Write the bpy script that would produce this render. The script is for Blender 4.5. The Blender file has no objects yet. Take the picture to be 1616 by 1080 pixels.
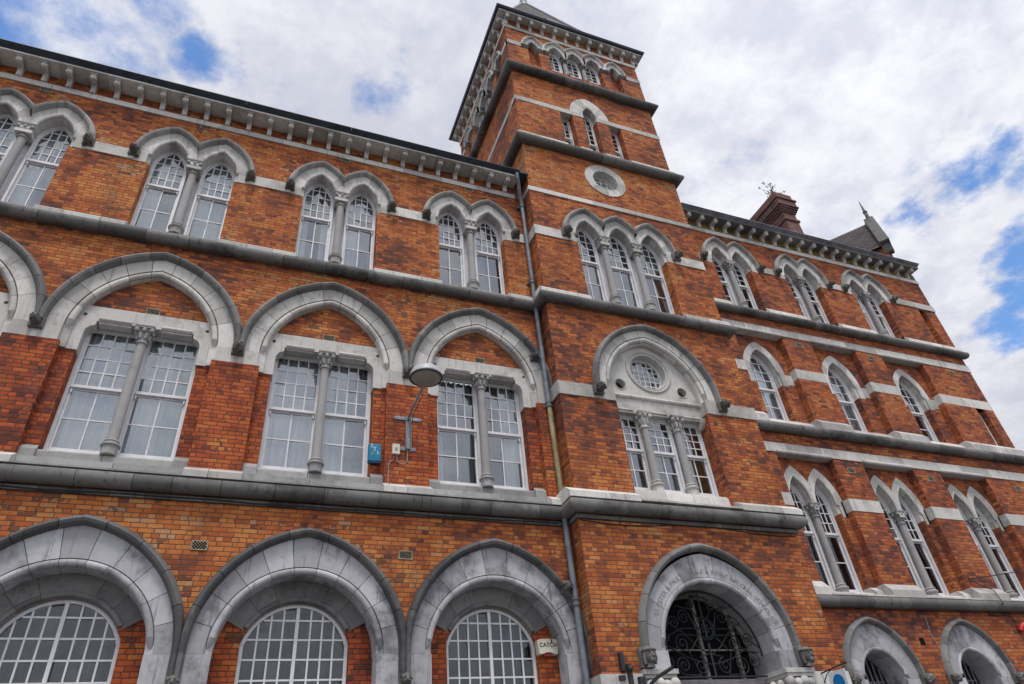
import bpy, bmesh, math, random
from mathutils import Matrix, Vector
from mathutils.geometry import delaunay_2d_cdt
random.seed(7)
R_ = math.radians
scene = bpy.context.scene
col = scene.collection

# ------------------------------------------------------------------ camera
cam_d = bpy.data.cameras.new('camera')
cam = bpy.data.objects.new('camera', cam_d)
col.objects.link(cam)
cam_d.sensor_width = 36.0
cam_d.lens = 1065.66 / 1616 * 36.0
cam_d.clip_end = 3000
_r = Vector((0.93187975, -0.35306616, -0.08333312))
_u = Vector((-0.15071952, -0.5857661, 0.7963427))
_f = Vector((0.32997538, 0.72953571, 0.59907753))
cam.matrix_world = Matrix(((_r.x, _u.x, -_f.x, 0), (_r.y, _u.y, -_f.y, -11), (_r.z, _u.z, -_f.z, 1.65), (0, 0, 0, 1)))
scene.camera = cam


# ------------------------------------------------------------------ node helper
class NT:
    def __init__(s, tree):
        s.t = tree
        tree.nodes.clear()

    def n(s, kind, ins=None, **props):
        nd = s.t.nodes.new(kind)
        for k, v in props.items():
            setattr(nd, k, v)
        for k, v in (ins or {}).items():
            s.set(nd, k, v)
        return nd

    def set(s, nd, k, v):
        sock = nd.inputs[k]
        if isinstance(v, bpy.types.NodeSocket):
            s.t.links.new(v, sock)
        else:
            sock.default_value = v

    def m(s, op, a, b=None, c=None, clamp=False):
        nd = s.n('ShaderNodeMath', operation=op, use_clamp=clamp)
        s.set(nd, 0, a)
        if b is not None: s.set(nd, 1, b)
        if c is not None: s.set(nd, 2, c)
        return nd.outputs[0]

    def vm(s, op, a, b=None):
        nd = s.n('ShaderNodeVectorMath', operation=op)
        s.set(nd, 0, a)
        if b is not None: s.set(nd, 1, b)
        return nd.outputs['Value'] if op in ('LENGTH', 'DOT_PRODUCT', 'DISTANCE') else nd.outputs[0]

    def ss(s, x, a, b, lo=0.0, hi=1.0):
        nd = s.n('ShaderNodeMapRange', interpolation_type='SMOOTHSTEP')
        for k, v in (('Value', x), ('From Min', a), ('From Max', b), ('To Min', lo), ('To Max', hi)): s.set(nd, k, v)
        return nd.outputs[0]

    def lin(s, x, a, b, lo=0.0, hi=1.0):
        nd = s.n('ShaderNodeMapRange')
        for k, v in (('Value', x), ('From Min', a), ('From Max', b), ('To Min', lo), ('To Max', hi)): s.set(nd, k, v)
        return nd.outputs[0]

    def ramp(s, x, stops, interp='LINEAR'):
        nd = s.n('ShaderNodeValToRGB')
        cr = nd.color_ramp
        cr.interpolation = interp
        while len(cr.elements) < len(stops): cr.elements.new(0.5)
        for e, (p, c) in zip(cr.elements, stops):
            e.position = p
            e.color = (c[0], c[1], c[2], 1) if not isinstance(c, float) else (c, c, c, 1)
        s.set(nd, 0, x)
        return nd.outputs[0]

    def mix(s, f, a, b, blend='MIX'):
        nd = s.n('ShaderNodeMix', data_type='RGBA', blend_type=blend)
        nd.clamp_factor = True
        s.set(nd, 0, f)
        for k, v in ((6, a), (7, b)):
            if isinstance(v, tuple): v = (v[0], v[1], v[2], 1)
            s.set(nd, k, v)
        return nd.outputs[2]

    def noise(s, vec, scale, detail=4.0, rough=0.55, dist=0.0, out=0):
        nd = s.n('ShaderNodeTexNoise', {'Scale': scale, 'Detail': detail, 'Roughness': rough, 'Distortion': dist})
        if vec is not None: s.set(nd, 'Vector', vec)
        return nd.outputs[out]

    def comb(s, x, y, z):
        nd = s.n('ShaderNodeCombineXYZ')
        for k, v in enumerate((x, y, z)): s.set(nd, k, v)
        return nd.outputs[0]

    def sep(s, v):
        nd = s.n('ShaderNodeSeparateXYZ')
        s.set(nd, 0, v)
        return nd.outputs


def ray(px, py):
    d = _f * 1065.66 + _r * (px - 808) - _u * (py - 540)
    return d.normalized()


# ------------------------------------------------------------------ world: clear blue sky with broken bright cloud
SUN_EL, SUN_AZ = R_(66), R_(196)       # azimuth clockwise from +Y: the light comes from behind and left of the viewer
world = bpy.data.worlds.new('World')
scene.world = world
world.use_nodes = True
w = NT(world.node_tree)
sky = w.n('ShaderNodeTexSky', sky_type='NISHITA', sun_disc=False, sun_elevation=SUN_EL, sun_rotation=SUN_AZ, altitude=50.0, air_density=1.0, dust_density=0.6, ozone_density=2.2)
geo = w.n('ShaderNodeTexCoord')
dirv = geo.outputs['Generated']
sx, sy, sz = w.sep(dirv)
zz = w.m('ADD', w.m('MAXIMUM', sz, 0.02), 0.16)
flat = w.comb(w.m('DIVIDE', sx, zz), w.m('DIVIDE', sy, zz), 0.0)
n1 = w.noise(flat, 2.1, 9.0, 0.58, 0.25)
n2 = w.noise(w.vm('ADD', flat, (3.7, 1.9, 0.4)), 6.5, 8.0, 0.62, 0.1)
n3 = w.noise(w.vm('ADD', flat, (9.1, 4.2, 2.0)), 1.3, 5.0, 0.5)
wob = w.vm('MULTIPLY', w.vm('SUBTRACT', w.noise(flat, 5.0, 6.0, 0.6, 0.0, 1), (0.5, 0.5, 0.5)), (0.16, 0.16, 0.16))
dirw = w.vm('ADD', dirv, wob)
holes = None
for (px, py, rad, amp) in ((20, 25, 0.09, 0.30), (150, 55, 0.08, 0.24), (330, 110, 0.045, 0.33), (250, 10, 0.06, 0.2), (600, 160, 0.05, 0.16),
                           (1500, 285, 0.04, 0.27), (1560, 262, 0.045, 0.30), (1612, 300, 0.04, 0.26), (1612, 410, 0.045, 0.33), (1600, 490, 0.04, 0.26), (-160, 40, 0.2, 0.4), (1420, 340, 0.03, 0.22)):
    dd = w.vm('DISTANCE', dirw, tuple(ray(px, py)))
    g = w.ss(dd, rad * 1.5, rad * 0.1, 0.0, amp)
    holes = g if holes is None else w.m('MAXIMUM', holes, g)
cov = w.m('ADD', w.m('MULTIPLY', n1, 0.5), w.m('MULTIPLY', n2, 0.5))
cov = w.m('ADD', cov, w.m('MULTIPLY', w.m('SUBTRACT', w.noise(flat, 14.0, 8.0, 0.66), 0.5), 0.38))
cov = w.m('SUBTRACT', w.m('ADD', cov, 0.18), holes)
cover = w.ss(cov, 0.36, 0.62)
tone = w.lin(n3, 0.3, 0.7, 0.0, 1.0)
cloud = w.mix(tone, (8.2, 8.3, 9.1), (11.0, 11.0, 11.3))
cloud = w.mix(w.ss(n2, 0.36, 0.60), w.mix(0.62, cloud, (5.9, 6.1, 7.4)), cloud)
# extra brightness added to the cloud behind the viewer, to light the facade
n4 = w.noise(w.vm('ADD', flat, (1.3, 7.7, 3.0)), 11.0, 9.0, 0.68, 0.2)
cloud = w.mix(w.ss(n4, 0.40, 0.66, 0.0, 0.55), cloud, w.mix(0.75, cloud, (6.4, 6.7, 8.0)))
front = w.ss(w.vm('DOT_PRODUCT', dirv, Vector((-0.25, -0.9, 0.45)).normalized()), -0.25, 0.55, 1.0, 1.38)
thin = w.ss(w.vm('DISTANCE', dirv, tuple(ray(1230, 250))), 0.5, 0.05, 0.0, 0.10)   # thinner, brighter cloud
front = w.m('ADD', front, thin)
cloud = w.vm('MULTIPLY', cloud, w.comb(front, front, front))
blue = w.vm('MULTIPLY', sky.outputs[0], (1.75, 2.2, 2.6))
skycol = w.mix(cover, blue, cloud)
bg = w.n('ShaderNodeBackground', {'Color': skycol, 'Strength': 0.089})
w.n('ShaderNodeOutputWorld', {'Surface': bg.outputs[0]})

sun_d = bpy.data.lights.new('sun', 'SUN')
sun = bpy.data.objects.new('sun', sun_d)
col.objects.link(sun)
sun_d.energy = 2.3
sun_d.angle = R_(14)
sun_d.color = (1.0, 0.95, 0.88)
sdir = Vector((math.sin(SUN_AZ) * math.cos(SUN_EL), math.cos(SUN_AZ) * math.cos(SUN_EL), math.sin(SUN_EL)))
sun.rotation_euler = sdir.to_track_quat('Z', 'Y').to_euler()

scene.view_settings.view_transform = 'Standard'
scene.view_settings.look = 'None'
scene.view_settings.exposure = 0.0
scene.view_settings.gamma = 1.0
scene.view_settings.use_curve_mapping = False


# ------------------------------------------------------------------ materials
def new_mat(name):
    m = bpy.data.materials.new(name)
    m.use_nodes = True
    return m, NT(m.node_tree)


def finish(t, color, rough=0.8, bump=None, bstr=0.5, bdist=0.01, metal=0.0, spec=0.3):
    p = t.n('ShaderNodeBsdfPrincipled', {'Base Color': color, 'Roughness': rough, 'Metallic': metal, 'Specular IOR Level': spec})
    if bump is not None:
        b = t.n('ShaderNodeBump', {'Strength': bstr, 'Distance': bdist, 'Height': bump})
        t.set(p, 'Normal', b.outputs[0])
    t.n('ShaderNodeOutputMaterial', {'Surface': p.outputs[0]})
    return p


def wall_uv(t):
    g = t.n('ShaderNodeNewGeometry')
    pos = g.outputs['Position']
    x, y, z = t.sep(pos)
    nx, ny, nz = t.sep(g.outputs['True Normal'])
    side = t.m('GREATER_THAN', t.m('ABSOLUTE', nx), t.m('ABSOLUTE', ny))
    u = t.m('ADD', t.m('MULTIPLY', x, t.m('SUBTRACT', 1.0, side)), t.m('MULTIPLY', t.m('ADD', y, 0.37), side))
    return pos, u, z


def make_brick(name, stops, shift=0.0, mortar=(0.06, 0.047, 0.04), soot=0.65, bands=()):
    m, t = new_mat(name)
    pos, u, v = wall_uv(t)
    wob = t.noise(pos, 9.0, 3.0, 0.6, out=1)
    wx, wy, wz = t.sep(wob)
    u = t.m('ADD', u, t.m('MULTIPLY', t.m('SUBTRACT', wx, 0.5), 0.010))
    v = t.m('ADD', v, t.m('MULTIPLY', t.m('SUBTRACT', wy, 0.5), 0.008))
    H = 0.0765
    rv = t.m('DIVIDE', v, H)
    row = t.m('FLOOR', rv)
    fv = t.m('FRACT', rv)
    head = t.m('LESS_THAN', t.m('FLOORED_MODULO', row, 4.0), 0.5)
    wd = t.m('SUBTRACT', 0.225, t.m('MULTIPLY', head, 0.1125))
    off = t.m('ADD', t.m('MULTIPLY', t.m('FLOORED_MODULO', row, 2.0), 0.5), t.m('MULTIPLY', head, 0.25))
    ru = t.m('ADD', t.m('DIVIDE', u, wd), off)
    cell = t.m('FLOOR', ru)
    fu = t.m('FRACT', ru)
    eu = t.m('MULTIPLY', t.m('MINIMUM', fu, t.m('SUBTRACT', 1.0, fu)), wd)
    ev = t.m('MULTIPLY', t.m('MINIMUM', fv, t.m('SUBTRACT', 1.0, fv)), H)
    e = t.m('MINIMUM', eu, ev)
    mask = t.ss(e, 0.0034, 0.0090)
    wn = t.n('ShaderNodeTexWhiteNoise', {'Vector': t.comb(cell, row, 3.1)}, noise_dimensions='3D')
    rnd = wn.outputs['Value']
    r2 = t.sep(wn.outputs['Color'])
    big = t.noise(pos, 0.75, 5.0, 0.62)
    mid = t.noise(t.vm('ADD', pos, (5.0, 2.0, 9.0)), 2.6, 4.0, 0.6)
    k = t.m('ADD', t.m('MULTIPLY', rnd, 0.56), t.m('MULTIPLY', t.m('SUBTRACT', big, 0.5), 2.0))
    k = t.m('ADD', k, t.m('ADD', t.m('MULTIPLY', t.m('SUBTRACT', mid, 0.5), 0.8), 0.22 + shift))
    for z0, z1, amt in bands:                        # batches of brick laid storey by storey
        px_, py_, pz_ = t.sep(pos)
        inb = t.m('MULTIPLY', t.ss(pz_, z0 - 0.15, z0 + 0.15), t.ss(pz_, z1 + 0.15, z1 - 0.15))
        k = t.m('ADD', k, t.m('MULTIPLY', inb, amt))
    base = t.ramp(k, stops)
    # dark burnt headers, clustered
    burnt = t.m('MULTIPLY', t.m('GREATER_THAN', t.m('ADD', r2[1], t.m('MULTIPLY', t.m('SUBTRACT', mid, 0.5), 3.0)), 1.08), 0.72)
    base = t.mix(burnt, base, (0.075, 0.035, 0.032))
    fine = t.noise(pos, 60.0, 5.0, 0.7)
    base = t.mix(t.ss(fine, 0.38, 0.68, 0.0, 0.6), base, t.mix(0.5, base, (0.055, 0.03, 0.025)))
    st = t.noise(t.vm('MULTIPLY', pos, (1.6, 1.6, 0.45)), 1.5, 6.0, 0.65)
    base = t.mix(t.ss(st, 0.47, 0.68, 0.0, soot), base, t.mix(0.55, base, (0.045, 0.030, 0.029)))
    lime = t.noise(t.vm('ADD', t.vm('MULTIPLY', pos, (1.0, 1.0, 0.5)), (20.0, 3.0, 1.0)), 1.3, 7.0, 0.7)
    base = t.mix(t.ss(lime, 0.60, 0.78, 0.0, 0.35), base, (0.34, 0.24, 0.20))
    mort = t.mix(t.noise(pos, 5.0, 4.0), mortar, (mortar[0] * 1.9, mortar[1] * 1.9, mortar[2] * 1.9))
    colr = t.mix(mask, mort, base)
    hgt = t.m('ADD', t.m('MULTIPLY', t.ss(e, 0.0, 0.012), 0.8), t.m('ADD', t.m('MULTIPLY', fine, 0.35), t.m('MULTIPLY', r2[2], 0.35)))
    finish(t, colr, 0.88, hgt, 0.75, 0.008, spec=0.2)
    return m


WARM = [(0.0, (0.12, 0.040, 0.028)), (0.2, (0.25, 0.068, 0.027)), (0.42, (0.42, 0.108, 0.030)), (0.66, (0.53, 0.170, 0.042)), (0.85, (0.58, 0.235, 0.07)), (1.0, (0.46, 0.265, 0.15))]
REDD = [(0.0, (0.10, 0.030, 0.022)), (0.22, (0.25, 0.052, 0.022)), (0.5, (0.42, 0.088, 0.026)), (0.8, (0.50, 0.128, 0.034)), (1.0, (0.55, 0.20, 0.06))]
MIXD = [(0.0, (0.09, 0.034, 0.030)), (0.25, (0.21, 0.058, 0.032)), (0.5, (0.38, 0.095, 0.033)), (0.75, (0.50, 0.145, 0.038)), (1.0, (0.54, 0.22, 0.075))]
YELL = [(0.0, (0.10, 0.07, 0.02)), (0.5, (0.30, 0.20, 0.045)), (1.0, (0.44, 0.29, 0.06))]
M = {}
M['brick'] = make_brick('orange_brick', WARM, 0.0, bands=((-1, 6.5, 0.10), (6.5, 11.75, -0.07), (11.75, 16.4, -0.02), (17.8, 30, -0.08)))
M['brick_tower'] = make_brick('tower_brick', WARM, -0.03, bands=((-1, 6.5, 0.0), (6.5, 11.75, -0.14), (11.75, 15.6, -0.06), (15.6, 17.7, 0.05), (17.7, 30, -0.10)))
M['brick_red'] = make_brick('red_brick', REDD, 0.0, (0.045, 0.03, 0.027))
M['brick_mix'] = make_brick('mixed_brick', MIXD, 0.0, (0.06, 0.045, 0.04))
M['brick_yellow'] = make_brick('yellowed_brick', YELL, 0.0)
M['brick_purple'] = make_brick('chimney_brick', [(0.0, (0.08, 0.042, 0.040)), (0.5, (0.175, 0.085, 0.072)), (1.0, (0.26, 0.135, 0.105))], 0.0, (0.13, 0.10, 0.10))


def make_stone(name, base, vary, dirt, dirt_amt, rough=0.85, streak=0.6):
    m, t = new_mat(name)
    g = t.n('ShaderNodeNewGeometry')
    pos = g.outputs['Position']
    at = t.n('ShaderNodeAttribute', attribute_name='tone')
    tn = at.outputs['Fac']
    lo = tuple(c * (1 - vary) for c in base)
    hi = tuple(min(1, c * (1 + vary)) for c in base)
    c = t.mix(tn, lo, hi)
    mott = t.noise(pos, 7.0, 7.0, 0.68)
    c = t.mix(t.ss(mott, 0.45, 0.75, 0.0, 0.4), c, t.mix(0.6, c, dirt))
    off = t.comb(t.m('MULTIPLY', tn, 13.0), t.m('MULTIPLY', tn, 7.0), 0.0)
    st = t.noise(t.vm('ADD', t.vm('MULTIPLY', pos, (9.0, 9.0, 0.7)), off), 1.3, 8.0, 0.72, 0.15)
    c = t.mix(t.ss(st, 0.53, 0.68, 0.0, streak), c, dirt)
    patch = t.noise(t.vm('ADD', pos, (3.0, 8.0, 2.0)), 1.1, 6.0, 0.66)
    c = t.mix(t.m('MULTIPLY', t.ss(patch, 0.50, 0.62, 0.0, dirt_amt), t.ss(mott, 0.3, 0.6, 0.35, 1.0)), c, dirt)
    speck = t.noise(pos, 70.0, 4.0, 0.75)
    c = t.mix(t.ss(speck, 0.58, 0.8, 0.0, 0.4), c, t.mix(0.4, c, (0.05, 0.05, 0.05)))
    h = t.m('ADD', t.m('MULTIPLY', mott, 0.6), t.m('MULTIPLY', speck, 0.4))
    finish(t, c, rough, h, 0.45, 0.012, spec=0.25)
    return m


M['stone'] = make_stone('grey_limestone', (0.52, 0.51, 0.485), 0.26, (0.17, 0.163, 0.16), 0.45, streak=0.5)
M['stone_blue'] = make_stone('blue_grey_limestone', (0.40, 0.40, 0.42), 0.24, (0.10, 0.10, 0.112), 0.7, streak=0.65)
M['stone_dark'] = make_stone('weathered_limestone', (0.185, 0.184, 0.182), 0.30, (0.06, 0.06, 0.062), 0.5, streak=0.5)
M['stone_roll'] = make_stone('sooty_limestone', (0.15, 0.147, 0.143), 0.3, (0.03, 0.03, 0.031), 0.65, streak=0.75)
M['stone_sooty'] = make_stone('blackened_limestone', (0.13, 0.13, 0.132), 0.35, (0.035, 0.035, 0.037), 0.6, streak=0.6)
M['stone_hood'] = make_stone('rain_washed_limestone', (0.30, 0.297, 0.29), 0.24, (0.11, 0.11, 0.11), 0.45, streak=0.5)
M['carving'] = make_stone('carved_limestone', (0.16, 0.156, 0.15), 0.25, (0.03, 0.03, 0.03), 0.5)
M['granite'] = make_stone('speckled_granite', (0.33, 0.325, 0.32), 0.08, (0.19, 0.185, 0.19), 0.4, streak=0.35)


def simple(name, base, rough=0.6, metal=0.0, vary=0.12, scale=12.0, bump=0.15, spec=0.4, stretch=(1, 1, 1)):
    m, t = new_mat(name)
    g = t.n('ShaderNodeNewGeometry')
    nz = t.noise(t.vm('MULTIPLY', g.outputs['Position'], stretch), scale, 5.0, 0.65)
    c = t.mix(t.ss(nz, 0.3, 0.75), tuple(x * (1 + vary) for x in base), tuple(x * (1 - 2 * vary) for x in base))
    finish(t, c, rough, nz, bump, 0.006, metal, spec)
    return m


M['white'] = simple('white_paint', (0.68, 0.68, 0.70), 0.5, vary=0.06, scale=5.0)
M['pipe'] = simple('blue_grey_painted_iron', (0.145, 0.165, 0.195), 0.45, vary=0.2, scale=4.0)
M['pipe_old'] = simple('yellowed_painted_iron', (0.27, 0.24, 0.13), 0.55, vary=0.35, scale=5.0, stretch=(1, 1, 0.3))
M['gutter'] = simple('dark_painted_gutter', (0.042, 0.050, 0.072), 0.42, vary=0.25, scale=3.0)
M['gutter_grey'] = simple('grey_painted_gutter', (0.20, 0.21, 0.25), 0.45, vary=0.25, scale=3.0)
M['iron'] = simple('black_wrought_iron', (0.022, 0.024, 0.028), 0.5, vary=0.2)
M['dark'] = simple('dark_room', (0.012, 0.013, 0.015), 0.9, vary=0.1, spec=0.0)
M['timber'] = simple('grey_weathered_timber', (0.25, 0.24, 0.26), 0.7, vary=0.25, scale=6.0, stretch=(0.3, 1, 6))
M['pale_timber'] = simple('peeling_pale_timber', (0.27, 0.25, 0.22), 0.75, vary=0.35, scale=14.0)
M['galv'] = simple('galvanised_steel', (0.27, 0.28, 0.31), 0.45, 0.3, vary=0.15)
M['lampgrey'] = simple('pale_lamp_housing', (0.42, 0.44, 0.47), 0.45, vary=0.1)
M['blueplastic'] = simple('blue_plastic', (0.012, 0.20, 0.36), 0.4, vary=0.12)
M['navyplastic'] = simple('navy_plastic', (0.008, 0.05, 0.12), 0.45, vary=0.12)
M['cream'] = simple('cream_plastic', (0.60, 0.57, 0.47), 0.42, vary=0.08)
M['red'] = simple('red_plastic', (0.5, 0.02, 0.03), 0.4)
M['black'] = simple('black_lettering', (0.012, 0.012, 0.012), 0.6)
M['letter_white'] = simple('white_lettering', (0.70, 0.74, 0.74), 0.6)
M['letter_green'] = simple('lime_lettering', (0.42, 0.50, 0.06), 0.6)
M['incised'] = simple('lead_lettering', (0.21, 0.21, 0.22), 0.8, vary=0.2)
M['vent'] = simple('buff_terracotta', (0.30, 0.26, 0.18), 0.85, vary=0.2)
M['slate'] = None
M['cable'] = simple('black_cable', (0.02, 0.02, 0.022), 0.6)
M['cable_grey'] = simple('grey_cable', (0.35, 0.34, 0.34), 0.6)
M['leaf'] = simple('weed_leaf', (0.07, 0.085, 0.045), 0.7, vary=0.3)
M['stem'] = simple('weed_stem', (0.09, 0.07, 0.05), 0.8)
M['tarmac'] = simple('road_tarmac', (0.05, 0.05, 0.052), 0.9, vary=0.2, scale=40)
M['paving'] = simple('pavement_slabs', (0.26, 0.25, 0.24), 0.85, vary=0.15, scale=6)
M['earth'] = simple('ground', (0.09, 0.085, 0.075), 0.95, vary=0.2, scale=0.5)
M['signwhite'] = simple('white_sign', (0.62, 0.66, 0.72), 0.35, vary=0.03)
M['render'] = simple('pale_render', (0.42, 0.40, 0.37), 0.9, vary=0.12, scale=2)


def make_slate(name='roof_slate', k=1.0):
    m, t = new_mat(name)
    g = t.n('ShaderNodeTexCoord')
    pos = g.outputs['UV']
    br = t.n('ShaderNodeTexBrick', {'Vector': pos, 'Color1': (0.055, 0.05, 0.055, 1), 'Color2': (0.115, 0.10, 0.105, 1), 'Mortar': (0.02, 0.02, 0.024, 1), 'Scale': k,
                                    'Mortar Size': 0.012, 'Brick Width': 0.3, 'Row Height': 0.19, 'Bias': -0.1})
    nz = t.noise(pos, 5.0, 5.0)
    c = t.mix(t.ss(nz, 0.45, 0.75, 0.0, 0.6), br.outputs[0], (0.13, 0.12, 0.10))
    finish(t, c, 0.8, br.outputs[1], -0.6, 0.02)
    return m


M['slate'] = make_slate()
M['slate_big'] = make_slate('large_roof_slate', 0.8)


def make_glass(name, tint, refl, k=1.15):
    m, t = new_mat(name)
    g = t.n('ShaderNodeNewGeometry')
    nz = t.noise(g.outputs['Position'], 3.0, 2.0, 0.5)
    b = t.n('ShaderNodeBump', {'Strength': 0.05, 'Distance': 0.03, 'Height': nz})
    fr = t.n('ShaderNodeFresnel', {'IOR': 1.5, 'Normal': b.outputs[0]})
    f = t.m('ADD', t.m('MULTIPLY', fr.outputs[0], k), refl, clamp=True)
    tr = t.n('ShaderNodeBsdfTransparent', {'Color': (tint[0], tint[1], tint[2], 1)})
    gl = t.n('ShaderNodeBsdfGlossy', {'Color': (0.92, 0.95, 1.0, 1), 'Roughness': 0.03, 'Normal': b.outputs[0]})
    mx = t.n('ShaderNodeMixShader', {0: f, 1: tr.outputs[0], 2: gl.outputs[0]})
    t.n('ShaderNodeOutputMaterial', {'Surface': mx.outputs[0]})
    return m


M['glass'] = make_glass('window_glass', (0.88, 0.93, 0.94), 0.15)
M['glass_dimmed'] = make_glass('dimmed_reflection_glass', (0.80, 0.84, 0.84), 0.04, 0.8)  # copy of the glass with dark reflections put in: deeper tint, weaker mirror


def make_lens():
    m, t = new_mat('lamp_lens')
    p = t.n('ShaderNodeBsdfPrincipled', {'Base Color': (0.80, 0.74, 0.66, 1), 'Roughness': 0.25})
    tr = t.n('ShaderNodeBsdfTransparent', {'Color': (0.95, 0.92, 0.86, 1)})
    mx = t.n('ShaderNodeMixShader', {0: 0.36, 1: tr.outputs[0], 2: p.outputs[0]})
    t.n('ShaderNodeOutputMaterial', {'Surface': mx.outputs[0]})
    return m


M['lens'] = make_lens()


def make_cloth(name, a, b_, rough=0.9):
    m, t = new_mat(name)
    g = t.n('ShaderNodeNewGeometry')
    x, y, z = t.sep(g.outputs['Position'])
    nz = t.noise(t.comb(t.m('MULTIPLY', x, 9.0), y, t.m('MULTIPLY', z, 0.5)), 2.0, 4.0, 0.6)
    finish(t, t.mix(t.ss(nz, 0.3, 0.7), a, b_), rough, spec=0.05)
    return m


M['curtain'] = make_cloth('pale_net_curtain', (0.74, 0.78, 0.80), (0.56, 0.60, 0.62))
M['curtain_pale'] = make_cloth('teal_net_curtain', (0.52, 0.62, 0.62), (0.36, 0.45, 0.46))
M['curtain_dim'] = make_cloth('grey_green_curtain', (0.30, 0.34, 0.33), (0.15, 0.19, 0.19))
M['blind'] = make_cloth('dark_blind', (0.115, 0.125, 0.122), (0.07, 0.08, 0.08))
M['blind_dark'] = make_cloth('dim_room', (0.04, 0.045, 0.045), (0.02, 0.024, 0.024))
M['curtain_gold'] = make_cloth('mustard_curtain', (0.20, 0.16, 0.05), (0.12, 0.10, 0.04))


def make_disc():
    m, t = new_mat('blue_green_logo')
    g = t.n('ShaderNodeNewGeometry')
    x, y, z = t.sep(g.outputs['Position'])
    finish(t, t.mix(t.ss(x, 10.22, 10.42), (0.0, 0.16, 0.42), (0.02, 0.34, 0.22)), 0.4)
    return m


M['disc'] = make_disc()


# ------------------------------------------------------------------ mesh builder
def gapseg(a, b, step, gap=0.009):
    n = max(1, round((b - a) / step))
    out = []
    cuts = [a]
    for i in range(1, n):
        cuts.append(a + (b - a) * (i + random.uniform(-0.18, 0.18)) / n)
    cuts.append(b)
    for i in range(n):
        out.append((cuts[i] + (gap / 2 if i else 0), cuts[i + 1] - (gap / 2 if i < n - 1 else 0)))
    return out


def inside(p, poly):
    x, y = p
    c = False
    j = len(poly) - 1
    for i in range(len(poly)):
        xi, yi = poly[i]
        xj, yj = poly[j]
        if (yi > y) != (yj > y) and x < (xj - xi) * (y - yi) / (yj - yi) + xi: c = not c
        j = i
    return c


def rpol(Rr, d, phi):
    return -d * abs(math.cos(phi)) + math.sqrt(max(0.0, Rr * Rr - (d * math.sin(phi)) ** 2))


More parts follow.
